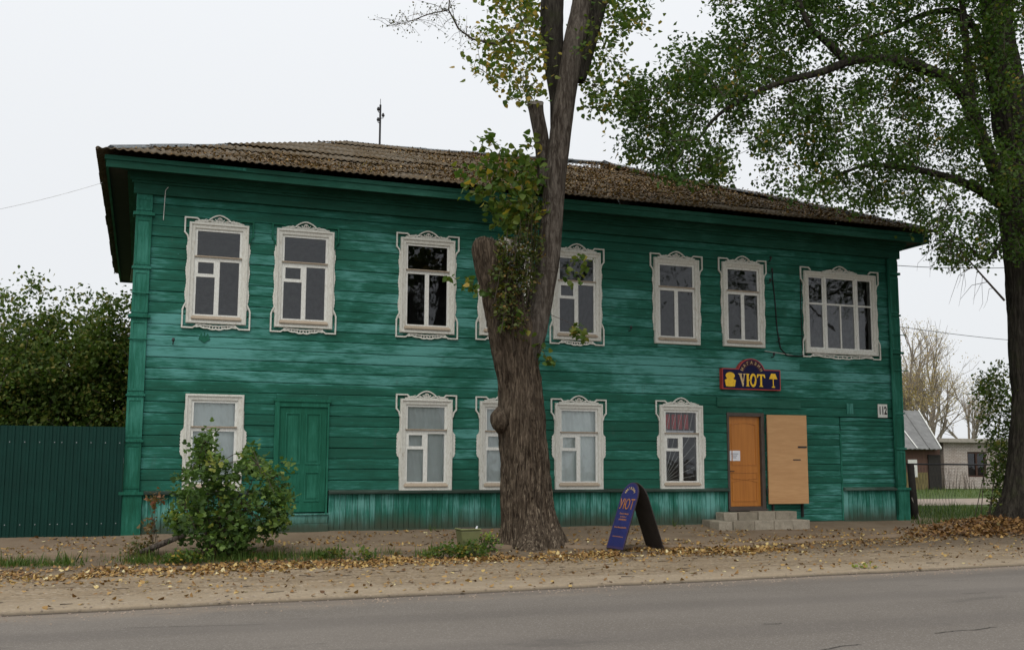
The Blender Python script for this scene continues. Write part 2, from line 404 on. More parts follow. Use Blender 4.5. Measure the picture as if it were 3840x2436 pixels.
M['leaf_roof'] = leafmat('leaf_litter_on_roof', [(0, (.05, .032, .016)), (.45, (.16, .088, .030)), (.8, (.33, .20, .07)), (1, (.55, .44, .25))], .1)
M['grass'] = leafmat('grass_blade', [(0, (.03, .065, .010)), (.6, (.07, .13, .02)), (1, (.18, .17, .045))])

def bark(name, dark, light, sc=1.0, moss=None, rings=False, flakes=None):
    k = NT(name)
    v = k.noise(k.coord(scale=(9 * sc, 9 * sc, 1.5 * sc)), 1.6, 8, .7, .8); f = k.noise(k.coord(scale=(40, 40, 10)), 1.5, 5, .7)
    b = k.noise(k.coord(), .9, 4)
    col = k.mix(k.ramp(v, [(.42, 0), (.60, 1)]), dark, light)
    col = k.mix(k.ramp(f, [(.3, .5), (.55, 0)]), col, tuple(x * .45 for x in dark))
    col = k.mix(k.ramp(b, [(.4, 0), (.7, .45)]), col, tuple(x * .62 for x in light))
    if moss: col = k.mix(k.ramp(k.noise(k.coord(), 2.2, 5, .6), [(.52, 0), (.7, .6)]), col, moss)
    if flakes:                                  # pale splinters of worn bark, more of them low on the trunk
        fk = k.noise(k.coord(scale=(22, 22, 3)), 1.4, 5, .7, .3); z = k.sep(k.coord())[2]
        mr = k.n('ShaderNodeMapRange'); mr.inputs[1].default_value = 3.2; mr.inputs[2].default_value = .3; mr.inputs[3].default_value = .12; mr.inputs[4].default_value = .95; k.l(z, mr.inputs[0])
        col = k.mix(k.math('MULTIPLY', k.ramp(fk, [(.56, 0), (.62, 1)]), mr.outputs[0]), col, flakes)
    if rings:
        wv = k.noise(k.coord(scale=(.6, .6, 9)), 1.3, 4, .5, .4); col = k.mix(k.ramp(wv, [(.60, 0), (.72, .6)]), col, dark)
    k.bump(k.math('ADD', v, k.math('MULTIPLY', f, .4)), 1.0, .09); return k.done(col, .95, .12)
M['bark'] = bark('furrowed_bark', (.032, .022, .015), (.195, .150, .108), 1.5, flakes=(.36, .29, .21))
M['bark_up'] = bark('grey_stem_bark', (.055, .042, .033), (.21, .18, .15), 1.1, None, True)
M['bark_dark'] = bark('dark_limb_bark', (.028, .024, .020), (.085, .075, .06), 1.0, (.05, .06, .025))
M['twig'] = plain('twig_bark', (.07, .055, .042), .9)
M['cutwood'] = plain('weathered_cut_wood', (.36, .33, .29), .85, .3, 8)

# ------------------------------------------------------------------ ground, road, paths
def grid(xs, ys, f):
    nx, ny = len(xs), len(ys)
    v = [(x, y, f(x, y)) for y in ys for x in xs]
    fs = [(j * nx + i, j * nx + i + 1, (j + 1) * nx + i + 1, (j + 1) * nx + i) for j in range(ny - 1) for i in range(nx - 1)]
    me = bpy.data.meshes.new('ground'); me.from_pydata(v, [], fs); me.update(); return me
xs = [-900, -400, -150, -70, -40, -25, -16, -11] + list(np.arange(-8, 26, .17)) + [27, 29, 33, 40, 50, 70, 110, 200, 450, 900]
ys = [-900, -300, -100, -50, -30, -24, -20, -18.2, -17.9, -17.6, -14, -11.2] + list(np.arange(-10.6, 1.2, .075)) + [1.5, 2.5, 4, 7, 12, 20, 35, 60, 110, 250, 900]
struct(link('ground', grid(xs, ys, gz), M['dirt'], smoothf=True))
RZ = -.278
rx = [-600, -200, -80, -40, -20] + list(np.arange(-12, 30, .5)) + [40, 80, 200, 600]
def roadz(x, y):
    return RZ + .045 * smooth(-9.0, -12.5, y) - .045 * smooth(-14, -17.4, y) + .006 * noise.noise(Vector((x * .5, y * .8, 4)))
b = MB(); ryn = 26
for i, x in enumerate(rx):
    e = road_edge(x) + .02
    for j in range(ryn):
        t = j / (ryn - 1); y = e + (-17.8 - e) * t; b.v.append((x, y, roadz(x, y)))
for i in range(len(rx) - 1):
    for j in range(ryn - 1): b.f.append((i * ryn + j, i * ryn + j + 1, (i + 1) * ryn + j + 1, (i + 1) * ryn + j))
struct(b.build('road', M['asphalt'], smoothf=True))
# cracks in the asphalt: thin dark sealed lines
def crack(pts, wd):
    mb = MB()
    for (a, c) in zip(pts[:-1], pts[1:]):
        a, c = Vector(a), Vector(c); d = (c - a).normalized(); n_ = Vector((-d.y, d.x, 0)) * wd / 2
        mb.add([a - n_, c - n_, c + n_, a + n_], [(0, 1, 2, 3)])
    return mb
for li, (pp, wd) in enumerate([([(2200, 1490), (2235, 1486), (2275, 1483), (2330, 1476)], .014), ([(1935, 1527), (1975, 1520), (2010, 1517)], .014),
                 ([(2270, 1392), (2310, 1390)], .012), ([(1796, 1468), (1830, 1467)], .014), ([(300, 1470), (420, 1467), (600, 1463)], .008)]):
    P3 = []
    for px, py in pp:
        d = ray(px, py); t = (RZ + .04 - CAM.z) / d.z; q = CAM + d * t
        for s in range(4): P3.append((q.x + random.uniform(-.05, .05) + s * .02, q.y + random.uniform(-.015, .015), roadz(q.x, q.y) + .004))
    P3.sort(); o = crack(P3, wd).build('road_crack', M['dark']); struct(o)
# trodden path along the house with an irregular low edge
wx = list(np.arange(-9, 23.1, .25))
def wedge(x): return -2.7 - 1.2 * smooth(3, 8.5, x) + 1.1 * smooth(10, 16.5, x) + .10 * noise.noise(Vector((x * .9, 0, 5))) + .04 * noise.noise(Vector((x * 3.1, 0, 8)))
b = MB(); wn = 14
for x in wx:
    e = wedge(x)
    for j in range(wn):
        t = j / (wn - 3) if j < wn - 2 else 1
        y = -.02 + (e + .02) * t
        z = gz(x, y) + .055 + .006 * noise.noise(Vector((x * 3, y * 3, 1)))
        if j == wn - 2: y -= .03; z -= .012
        if j == wn - 1: y -= .05; z = gz(x, y) - .03
        b.v.append((x, y, z))
for i in range(len(wx) - 1):
    for j in range(wn - 1): b.f.append((i * wn + j, i * wn + j + 1, (i + 1) * wn + j + 1, (i + 1) * wn + j))
struct(b.build('sidewalk', M['walk'], smoothf=True))
def walkz(x, y): return gz(x, y) + (.058 if wedge(x) < y < 0 and -9 < x < 23 else .004)
# pale lane behind the rail fence
a0, a1 = at(2105, 1190, 10), at(2340, 1190, 10)
b = MB()
LY0, LY1 = 7.5, 13.0
lx = list(np.arange(12, 90, 2.0))
for x in lx:
    for j in range(5): b.v.append((x, LY0 + (LY1 - LY0) * j / 4 + .3 * noise.noise(Vector((x * .4, j, 0))), .006 + .0 * j))
for i in range(len(lx) - 1):
    for j in range(4): b.f.append((i * 5 + j, (i + 1) * 5 + j, (i + 1) * 5 + j + 1, i * 5 + j + 1))
struct(b.build('lane', M['pale_path'], smoothf=True))

# ------------------------------------------------------------------ the wooden house
HL, HD, SK = 18.3, 12.9, .42
PLAN = [(0, 0), (HL, 0), (HL, HD), (SK, HD)]
house = thing('wooden_house', 'long two storey green plank house with carved white windows and mossy hip roof', 'house', (HL / 2, 0, 0))
def offs(d):
    out_ = []
    n = 4
    for i in range(n):
        p0, p1, p2 = [Vector(PLAN[k % n]) for k in (i - 1, i, i + 1)]
        d1 = (p1 - p0).normalized(); d2 = (p2 - p1).normalized()
        n1 = Vector((d1.y, -d1.x)); n2 = Vector((d2.y, -d2.x))
        out_.append(p1 + (n1 + n2) * d / (1 + n1.dot(n2)))
    return out_
def ring(mb, d0, d1, z0, z1, sides=(0, 1, 2, 3), z0b=None, z1b=None):
    """mitred board run around the house, from offset d0 (inner) to d1 (outer)"""
    A, B = offs(d0), offs(d1)
    z0b = z0 if z0b is None else z0b; z1b = z1 if z1b is None else z1b
    for s in sides:
        e = (s + 1) % 4
        mb.add([(*A[s], z0), (*A[e], z0), (*B[e], z0b), (*B[s], z0b), (*A[s], z1), (*A[e], z1), (*B[e], z1b), (*B[s], z1b)],
               [(0, 1, 2, 3), (4, 7, 6, 5), (3, 2, 6, 7), (0, 4, 5, 1), (0, 3, 7, 4), (1, 5, 6, 2)])
# openings: x0,x1,z0,z1 of the casing
UP = [(0.96, 2.12, 4.08, 6.11), (2.68, 3.86, 4.08, 6.12), (5.29, 6.50, 4.09, 6.14), (7.07, 8.28, 4.11, 6.14), (8.81, 9.98, 4.10, 6.13),
      (11.35, 12.55, 4.12, 6.14), (13.18, 14.33, 4.13, 6.16), (15.50, 17.66, 4.06, 6.10)]
LO = [(1.02, 2.14, .79, 2.69), (5.34, 6.48, .79, 2.70), (7.10, 8.26, .79, 2.69), (8.85, 10.01, .79, 2.69), (11.45, 12.58, .79, 2.71)]
GD = (2.75, 3.85, .33, 2.58)
OD = (13.24, 14.27, .33, 2.57)
holes = [(a + .09, c - .09, e + .07, f - .07) for a, c, e, f in UP + LO] + [(GD[0] + .03, GD[1] - .03, 0, GD[3] - .03), (OD[0] + .02, OD[1] - .02, 0, OD[3] - .02)]
wall = MB(); wall.box(.02, HL - .02, .06, .10, 6.56, 7.1)
wall = wall.build('wall', M['dark'], house)
def plank_mesh(x0, x1, z0, z1, dy=0.0, th=.030, tilt=0.0, sag=0.0):
    g = .0025
    prof = [(.035, z0 + g), (-th * .35, z0 + g), (-th * .92, z0 + g + .006), (-th, z0 + .028), (-th * .95, (z0 + z1) / 2), (-th * .82, z1 - .022), (-th * .45, z1 - g), (.035, z1 - g)]
    n = len(prof); segs = max(1, int((x1 - x0) / 1.2)); mb = MB()
    for i in range(segs + 1):
        t = i / segs; x = x0 + (x1 - x0) * t
        w1 = .003 * noise.noise(Vector((x * .8, z0 * 7, 3))); w2 = .003 * noise.noise(Vector((x * .7, z0 * 5, 7)))
        for y, z in prof: mb.v.append((x, y + dy + w1, z + w2 + tilt * (t - .5)))
    for i in range(segs):
        for j in range(n - 1): mb.f.append((i * n + j, i * n + j + 1, (i + 1) * n + j + 1, (i + 1) * n + j))
    mb.f += [tuple(range(n - 1, -1, -1)), tuple(segs * n + k_ for k_ in range(n))]
    return mb
PZ0, PP = .795, .2163
def rows(z0, z1, x0, x1, pitch, hl, joints=True, name='plank'):
    k = 0; z = z0
    while z < z1 - .03:
        zt = min(z + pitch, z1)
        bp_ = sorted({x0, x1} | {v for h in hl for v in h[:2] if x0 < v < x1 and h[2] < zt and h[3] > z})
        if joints:
            add = []
            for a, c in zip(bp_[:-1], bp_[1:]):
                if c - a > 4.0 and random.random() < .8: add.append(random.uniform(a + 1.2, c - 1.2))
            bp_ = sorted(bp_ + add)
        merged = []
        for a, c in zip(bp_[:-1], bp_[1:]):
            lo, hi = z, zt; mid = (a + c) / 2
            for h in hl:
                if h[0] < mid < h[1] and h[2] < zt and h[3] > z:
                    if h[2] <= z and h[3] >= zt: hi = lo
                    elif h[2] <= z: lo = max(lo, h[3])
                    else: hi = min(hi, h[2])
            if hi - lo > .025: merged.append([a, c, lo, hi])
        for a, c, lo, hi in merged:
            plank_mesh(a + .002, c - .002, lo, hi, random.uniform(-.006, .004), .030 if pitch > .15 else .02, random.uniform(-.006, .006)).build(name, M['plank'], wall)
        z = zt; k += 1
XR0 = 14.30                                 # right of the shop door the lower wall is clad with narrower boards
NARROW = 2.52
holes_r = holes + [(XR0, HL, 0, NARROW)]
rows(PZ0, 6.60, .25, HL - .18, PP, holes_r)
def rowsn(x0, x1, z0, z1, p): rows(z0, z1, x0, x1, p, [], False)
rowsn(XR0, 16.44, .02, 2.12, .150)
rowsn(XR0, 16.44, 2.12, NARROW, .2)
rowsn(16.47, HL - .18, .80, NARROW - .01, .108)
# side and back walls (boards are planks too)
A = offs(0)
for sname, p0, p1 in (('side_plank', PLAN[3], PLAN[0]), ('side_plank', PLAN[1], PLAN[2])):
    d = Vector((p1[0] - p0[0], p1[1] - p0[1])); L = d.length; ang = math.atan2(d.y, d.x)
    z = .795
    T = Matrix.Translation((p0[0], p0[1], 0)) @ Matrix.Rotation(ang, 4, 'Z')
    while z < 6.58:
        mb = plank_mesh(.12, L - .12, z, min(z + PP, 6.6), random.uniform(-.005, .004))
        mb.v = [tuple(T @ Vector(v)) for v in mb.v]; mb.build(sname, M['plank'], wall); z += PP
MB().box(SK, HL, HD - .06, HD - .01, 0, 6.9).build('back_wall', M['cornice'], wall)
for x0, x1 in ((.02, .06), (HL - .10, HL - .06)):
    MB().add([(x0, .05, 0), (x1, .05, 0), (x1 + (SK if x0 < 1 else 0), HD - .1, 0), (x0 + (SK if x0 < 1 else 0), HD - .1, 0),
              (x0, .05, 6.9), (x1, .05, 6.9), (x1 + (SK if x0 < 1 else 0), HD - .1, 6.9), (x0 + (SK if x0 < 1 else 0), HD - .1, 6.9)],
             [(0, 3, 2, 1), (4, 5, 6, 7), (0, 1, 5, 4), (1, 2, 6, 5), (2, 3, 7, 6), (3, 0, 4, 7)]).build('inner_wall', M['inside'], wall)
for z in (.25, 3.3, 6.85): MB().box(.1, HL - .12, .12, HD - .2, z, z + .1).build('floor_slab', M['inside'], wall)
for x in (4.6, 10.6): MB().box(x, x + .12, .12, HD - .2, .35, 6.8).build('inner_wall', M['inside'], wall)
MB().box(.6, HL - .3, 5.0, 5.1, .36, 6.8).build('inner_wall', M['inside'], wall)

# plinth of vertical boards, ledge above it
x = .34
for (x0, x1) in ((.298, 2.72), (3.88, 13.22), (16.47, HL - .258)):
    x = x0
    while x < x1 - .02:
        wd = min(random.uniform(.105, .14), x1 - x)
        if x1 - x - wd < .04: wd = x1 - x
        yy = -.055 + random.uniform(-.005, .005)
        mb = MB(); za, zb = -.16, .735 + random.uniform(-.004, .004)
        mb.add([(x + .003, yy + .006, za), (x + .012, yy, za), (x + wd - .012, yy, za), (x + wd - .003, yy + .006, za), (x + wd - .003, yy + .03, za), (x + .003, yy + .03, za),
                (x + .003, yy + .006, zb), (x + .012, yy, zb), (x + wd - .012, yy, zb), (x + wd - .003, yy + .006, zb), (x + wd - .003, yy + .03, zb), (x + .003, yy + .03, zb)],
               [(5, 4, 3, 2, 1, 0), (6, 7, 8, 9, 10, 11)] + [(i, (i + 1) % 6, (i + 1) % 6 + 6, i + 6) for i in range(6)])
        mb.build('board', M['board'], wall); x += wd
for (x0, x1) in ((.325, 2.74), (3.87, 13.23), (16.47, HL - .285)):
    mb = MB()
    mb.prism([(x0, .735), (x1, .735), (x1, .785), (x0, .785)], -.135, .02)
    mb.add([(x0, -.135, .786), (x1, -.135, .786), (x1, .0, .822), (x0, .0, .822), (x0, -.135, .762), (x1, -.135, .762), (x1, -.150, .750), (x0, -.150, .750), (x0, -.150, .787), (x1, -.150, .787)],
           [(0, 1, 2, 3), (7, 6, 9, 8)])
    mb.build('ledge', M['ledge'], house)
    MB().box(x0, x1, -.085, -.058, -.17, .02).build('foot_board', M['board'], house)
MB().add([(SK * .0 + .0, .3, -.2), (.0 + SK, HD, -.2), (SK, HD, .8), (.0, .3, .8)], [(0, 1, 2, 3), (3, 2, 1, 0)]).build('side_plinth', M['board'], house)
MB().add([(HL, .3, -.2), (HL, HD, -.2), (HL, HD, .8), (HL, .3, .8)], [(0, 1, 2, 3), (3, 2, 1, 0)]).build('side_plinth', M['board'], house)
MB().box(XR0 + .02, 16.44, -.012, .03, -.16, .022).build('foot_board', M['board'], house)

# corner pilasters
def pilaster(x0, x1, sgn):
    y0 = -.075; mb = MB()
    w_ = x1 - x0
    mb.box(x0, x1, y0, .10, .80, 6.585)
    pil = mb.build('corner_pilaster', M['trim'], house)
    def part(nm, *a): MB().box(*a).build(nm, M['trim'], pil)
    part('pedestal', x0 - .05, x1 + .05, y0 - .05, .14, -.18, .74)
    part('band', x0 - .075, x1 + .075, y0 - .085, .16, .742, .80)
    for z, h, pr in ((6.16, .06, .05), (5.10, .045, .03), (4.14, .05, .055), (2.62, .04, .025), (1.74, .045, .035)):
        part('band', x0 - pr, x1 + pr, y0 - pr, .10 + pr, z, z + h)
    for za, zb in ((5.18, 6.10), (4.24, 5.06), (2.72, 4.08), (1.83, 2.58), (.86, 1.70), (6.26, 6.52)):   # raised rim round sunk panels
        r_ = MB(); e = .045
        r_.box(x0, x0 + e, y0 - .014, y0, za, zb); r_.box(x1 - e, x1, y0 - .014, y0, za, zb)
        r_.box(x0 + e, x1 - e, y0 - .013, y0, za, za + e); r_.box(x0 + e, x1 - e, y0 - .013, y0, zb - e, zb)
        r_.build('panel_rim', M['trim'], pil)
    for z in (3.72, 4.62): MB().tube([(x0 - .03, y0 - .03, z), (x1 + .16, y0 - .035, z)], .012, 6).build('clamp', M['trim'], pil)
pilaster(-.055, .245, -1)
pilaster(HL - .205, HL + .055, 1)
# rain pipe on the right corner
MB().tube([(HL - .26, -.10, 6.55), (HL - .26, -.10, .15)], .035, 8).build('rain_pipe', M['trim'], house, True)

# cornice
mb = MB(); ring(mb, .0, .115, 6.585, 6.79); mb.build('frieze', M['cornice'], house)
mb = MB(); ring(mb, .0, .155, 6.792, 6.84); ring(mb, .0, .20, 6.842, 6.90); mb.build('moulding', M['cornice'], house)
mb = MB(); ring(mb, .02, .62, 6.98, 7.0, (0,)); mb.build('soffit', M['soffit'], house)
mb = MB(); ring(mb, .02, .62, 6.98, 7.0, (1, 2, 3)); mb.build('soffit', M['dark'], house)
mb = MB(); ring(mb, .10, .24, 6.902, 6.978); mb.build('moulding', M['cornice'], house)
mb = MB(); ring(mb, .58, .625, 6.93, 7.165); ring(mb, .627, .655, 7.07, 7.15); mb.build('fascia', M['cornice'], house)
# a pale split patch in the fascia
MB().box(1.25, 1.95, -.670, -.657, 7.085, 7.14).build('fascia_patch', M['board'], house)

# hip roof of corrugated sheets
EV, EZ = .81, 7.215
E = offs(EV)
RA, RB = Vector((5.35, 6.45, 9.97)), Vector((13.25, 6.45, 10.26))
def corr(P0, P1, Q0, Q1, pitch=.15, amp=.015, rowsn=7):
    """corrugated slope: eave edge P0-P1, top edge Q0-Q1, waves run up the slope; overlapping courses"""
    P0, P1, Q0, Q1 = map(Vector, (P0, P1, Q0, Q1)); L = (P1 - P0).length; u = (P1 - P0) / L
    nrm = u.cross(((Q0 + Q1) / 2 - (P0 + P1) / 2)).normalized()
    up = nrm.cross(u).normalized()
    H = ((Q0 + Q1) / 2 - P0).dot(up)
    q0 = (Q0 - P0).dot(u); q1 = (Q1 - P0).dot(u)
    mb = MB(); st = pitch / 6; nn = int(L / st)
    for r_ in range(rowsn):
        h0, h1 = H * r_ / rowsn - (.03 if r_ else 0), H * (r_ + 1) / rowsn + .06
        base = len(mb.v); cols = []
        for i in range(nn + 1):
            s = i * st
            lim = H
            if s < q0: lim = H * s / q0
            elif s > q1: lim = H * (L - s) / (L - q1)
            a, c = min(h0, lim), min(h1, lim)
            sheet = int(s / 1.05)
            jig = .025 * noise.noise(Vector((sheet * 3.7, r_ * 2.3, L))) if r_ == 0 else .01 * noise.noise(Vector((sheet * 3.7, r_ * 2.3, L)))
            off = amp * math.sin(2 * math.pi * s / pitch) + .010 * noise.noise(Vector((s * .7, r_ * 1.0, 4)))
            sag = .03 * noise.noise(Vector((s * .25, r_ * .5, 1)))
            for h, lift in ((a - jig if a < lim else a, .028), (c, .0)):
                mb.v.append(tuple(P0 + u * s + up * h + nrm * (off + lift + sag)))
            cols.append(c - a > .01)
        for i in range(nn):
            if cols[i] or cols[i + 1]:
                k = base + 2 * i; mb.f.append((k, k + 2, k + 3, k + 1))
    return mb
roof = corr((*E[0], EZ), (*E[1], EZ), RA, RB).build('roof', M['slate'], house, True)
for (i, j, qa, qb) in ((1, 2, RB, RB), (2, 3, RB, RA), (3, 0, RA, RA)):
    corr((*E[i], EZ), (*E[j], EZ), qa, qb).build('roof_slope', M['slate'], roof, True)
sol = roof.modifiers.new('thick', 'SOLIDIFY'); sol.thickness = .012; sol.offset = -1
M['ridge'] = plain('grey_ridge_metal', (.25, .27, .28), .6, .2)
def ridge_cap(a, b_, rad=.10):
    a, b_ = Vector(a), Vector(b_); d = (b_ - a).normalized(); s = d.cross(Vector((0, 0, 1))).normalized()
    mb = MB(); n = max(2, int((b_ - a).length / 1.1)); lift = Vector((0, 0, .05))
    for i in range(n):
        p, q = a.lerp(b_, i / n), a.lerp(b_, (i + 1) / n + .01); h = Vector((0, 0, .012 * (i % 2)))
        mb.add([p + s * .16 - Vector((0, 0, .04)) + lift + h, p + lift * 1.8 + h, p - s * .16 - Vector((0, 0, .04)) + lift + h,
                q + s * .16 - Vector((0, 0, .04)) + lift + h, q + lift * 1.8 + h, q - s * .16 - Vector((0, 0, .04)) + lift + h], [(0, 1, 4, 3), (1, 2, 5, 4), (3, 4, 1, 0), (4, 5, 2, 1)])
    mb.build('ridge_cap', M['ridge'], roof)
ridge_cap(RA, RB)
for i, q in ((0, RA), (1, RB), (2, RB), (3, RA)): ridge_cap(Vector((*E[i], EZ)).lerp(q, .04) - Vector((0, 0, .03)), q - Vector((0, 0, .02)), .10)

# ------------------------------------------------------------------ windows
def window(rc, layout, crown=True, ears='LR', low=True, side='wave', curtain=False, ear_mats=None, dim=False, grille=False):
    x0, x1, z0, z1 = rc; yf = -.082; wc = .115; hw = (x1 - x0) / 2; cx = (x0 + x1) / 2
    W = M['white']; gm = M['glass_dark'] if dim else M['glass']
    mb = MB()                                   # mitred casing with an inner bead
    def frame(a, c, e, f, wd, ya, yb, tilt=0.0):
        o_ = [(a, e), (c, e), (c, f), (a, f)]; i_ = [(a + wd, e + wd), (c - wd, e + wd), (c - wd, f - wd), (a + wd, f - wd)]
        for s in range(4):
            t = (s + 1) % 4
            vs = [(*o_[s][:1], ya, o_[s][1]), (o_[t][0], ya, o_[t][1]), (i_[t][0], ya + tilt, i_[t][1]), (i_[s][0], ya + tilt, i_[s][1])]
            vb = [(p[0], yb, p[2]) for p in vs]
            mb.add(vs + vb, [(0, 1, 2, 3), (7, 6, 5, 4), (0, 4, 5, 1), (2, 6, 7, 3), (1, 5, 6, 2), (3, 7, 4, 0)])
    frame(x0, x1, z0, z1, wc, yf, .03, .014)
    frame(x0 + .012, x1 - .012, z0 + .012, z1 - .012, .03, yf - .016, yf + .004)
    win = mb.build('window', W, house)
    # reveal and sash
    ix0, ix1, iz0, iz1 = x0 + wc, x1 - wc, z0 + wc + .035, z1 - wc
    s_ = .052; ys0, ys1 = -.040, -.005
    zt = iz0 + (iz1 - iz0) * .655
    xm = (ix0 + ix1) / 2 - .01
    def bar(a, c, e, f, ya=ys0, yb=ys1, nm='sash_bar', mt='white_new'): MB().box(a, c, ya, yb, e, f).build(nm, M[mt], win)
    def pane(a, c, e, f):
        MB().add([(a, -.02, e), (c, -.02, e), (c, -.02 + random.uniform(-.004, .004), f), (a, -.02, f)], [(0, 1, 2, 3)]).build('pane', gm, win)
    if layout == 'triple':
        iz0 -= .035
        cols = [(ix0, ix0 + .47), (ix0 + .52, ix1 - .52), (ix1 - .47, ix1)]
        bar(ix0 + .47, ix0 + .52, iz0, iz1, -.06, .02); bar(ix1 - .52, ix1 - .47, iz0, iz1, -.06, .02)
        zt = iz0 + (iz1 - iz0) * .62
        for ci, (a, c) in enumerate(cols):
            s_ = .04
            bar(a, a + s_, iz0, iz1); bar(c - s_, c, iz0, iz1); bar(a + s_, c - s_, iz0, iz0 + s_); bar(a + s_, c - s_, iz1 - s_, iz1)
            bar(a + s_, c - s_, zt - .02, zt + .02, -.042)
            if ci == 1:
                xm = (a + c) / 2; bar(xm - .018, xm + .018, iz0 + s_, zt - .02)
                pane(a + s_, xm - .018, iz0 + s_, zt - .02); pane(xm + .018, c - s_, iz0 + s_, zt - .02)
            else: pane(a + s_, c - s_, iz0 + s_, zt - .02)
            pane(a + s_, c - s_, zt + .02, iz1 - s_)
    else:
        bar(ix0, ix0 + s_, iz0, iz1); bar(ix1 - s_, ix1, iz0, iz1)
        bar(ix0 + s_, ix1 - s_, iz1 - s_, iz1); bar(ix0 + s_, ix1 - s_, iz0, iz0 + s_ * .7)
        bar(ix0 + s_, ix1 - s_, zt - .045, zt + .045, -.046)
        bar(ix0 + .01, ix1 - .01, zt + .03, zt + .052, -.085, -.041, 'drip_rail', 'bare')
        pane(ix0 + s_, ix1 - s_, zt + .045, iz1 - s_)
        bar(xm - .045, xm + .045, iz0 + s_ * .7, zt - .045, -.043)
        if layout == 'fort':
            zf = zt - .045 - .29
            bar(ix0 + s_, xm - .045, zf - .035, zf + .03, -.044)
            fx0, fx1 = ix0 + s_, xm - .045
            bar(fx0, fx0 + .028, zf + .03, zt - .045, -.047, -.008); bar(fx1 - .028, fx1, zf + .03, zt - .045, -.047, -.008)
            bar(fx0 + .028, fx1 - .028, zt - .075, zt - .045, -.047, -.008)
            pane(fx0 + .028, fx1 - .028, zf + .03, zt - .075); pane(fx0, fx1, iz0 + s_ * .7, zf - .035)
        else: pane(ix0 + s_, xm - .045, iz0 + s_ * .7, zt - .045)
        pane(xm + .045, ix1 - s_, iz0 + s_ * .7, zt - .045)
        mb = MB(); mb.add([(ix0 - .02, -.115, z0 + wc - .012), (ix1 + .02, -.115, z0 + wc - .012), (ix1 + .02, -.045, iz0 + .008), (ix0 - .02, -.045, iz0 + .008),
                           (ix0 - .02, -.115, z0 + wc - .03), (ix1 + .02, -.115, z0 + wc - .03), (ix1 + .02, -.045, z0 + wc - .03), (ix0 - .02, -.045, z0 + wc - .03)],
                          [(0, 1, 2, 3), (4, 7, 6, 5), (0, 4, 5, 1), (1, 5, 6, 2), (3, 7, 4, 0), (2, 6, 7, 3)]).build('sill', M['bare'], win)
    # hidden reveal boards close the gap between casing and wall
    r_ = MB()
    for a, c, e, f in ((x0 + .088, ix0 + .002, z0 + .07, z1 - .07), (ix1 - .002, x1 - .088, z0 + .07, z1 - .07)): r_.box(a, c, .0, .14, e, f)
    r_.box(ix0, ix1, .0, .14, z1 - wc - .004, z1 - .07); r_.box(ix0, ix1, .0, .14, z0 + .07, iz0 + .004); r_.build('reveal', M['white_new'], win)
    yo0, yo1 = -.072, -.036
    em = ear_mats or {}
    ew = .029
    for sd in ears:
        s = -1 if sd == 'L' else 1
        X = lambda d: cx + s * (hw + d)
        pts = [(X(-.20), z1 + .035), (X(-.155), z1 + .075), (X(-.14), z1 + .085), (X(.085), z1 + .085), (X(.085), z1 - .21), (X(.03), z1 - .275), (X(.008), z1 - .36)]
        mb = MB()
        for a, c in zip(pts[:-1], pts[1:]):
            dx, dz = c[0] - a[0], c[1] - a[1]; l = math.hypot(dx, dz); ex = ew * .45 / l
            mb.ribbon([(a[0] - dx * ex, a[1] - dz * ex), (c[0] + dx * ex, c[1] + dz * ex)], ew, yo0 + random.uniform(-.002, .002), yo1)
        mb.build('ear', em.get(sd, W), win)
    if low:
        for s in (-1, 1):
            X = lambda d: cx + s * (hw + d)
            pts = [(X(.005), z0 + .42), (X(.05), z0 + .33), (X(.07), z0 + .27), (X(.07), z0 - .085), (X(-.13), z0 - .085), (X(-.17), z0 - .06), (X(-.215), z0 - .03)]
            mb = MB()
            for a, c in zip(pts[:-1], pts[1:]):
                dx, dz = c[0] - a[0], c[1] - a[1]; l = math.hypot(dx, dz); ex = ew * .45 / l
                mb.ribbon([(a[0] - dx * ex, a[1] - dz * ex), (c[0] + dx * ex, c[1] + dz * ex)], ew, yo0 + random.uniform(-.002, .002), yo1)
            mb.build('lower_ear', W, win)
        mb = MB(); n = 28; span = hw - .19
        pts = []
        for i in range(n + 1):
            t = -1 + 2 * i / n
            pts.append((cx + t * span, z0 - .045 - .050 * math.cos(t * math.pi * .5) ** 2 - .018 * abs(math.sin(t * math.pi * 2.5))))
        mb.ribbon(pts, .03, yo0, yo1)
        p2_ = [(x, z0 - .012 - .022 * (.5 + .5 * math.cos((x - cx) / span * math.pi)) - .010 * abs(math.sin((x - cx) / span * math.pi * 3.5))) for x, _z in pts]
        mb.ribbon(p2_, .024, yo0 + .004, yo1)
        for i in (6, 10, 12, 14, 16, 18, 22): mb.ribbon([(pts[i][0], p2_[i][1]), (pts[i][0] + .012 * (1 if i > 14 else -1 if i < 14 else 0), pts[i][1])], .016, yo0 + .005, yo1)
        mb.build('apron_carving', W, win)
    # side trim strips
    for s in (-1, 1):
        n = 40; inner = []; outer = []
        for i in range(n + 1):
            t = i / n; z = z0 + .30 + (z1 - z0 - .62) * t
            if side == 'wave': d = .018 + .022 * math.sin(t * math.pi * 3 - .4) ** 2 * (1 if .12 < t < .9 else .4) + (.007 if i % 2 else 0)
            else: d = .010 + (.052 * smooth(.28, .36, t) * smooth(.74, .66, t)) + (.012 if i % 2 and .3 < t < .72 else 0)
            inner.append((cx + s * (hw - .02), z)); outer.append((cx + s * (hw + d), z))
        mb = MB()
        for i in range(n): mb.prism([inner[i], outer[i], outer[i + 1], inner[i + 1]], yo0 + .012, yo1)
        mb.build('side_carving', W, win)
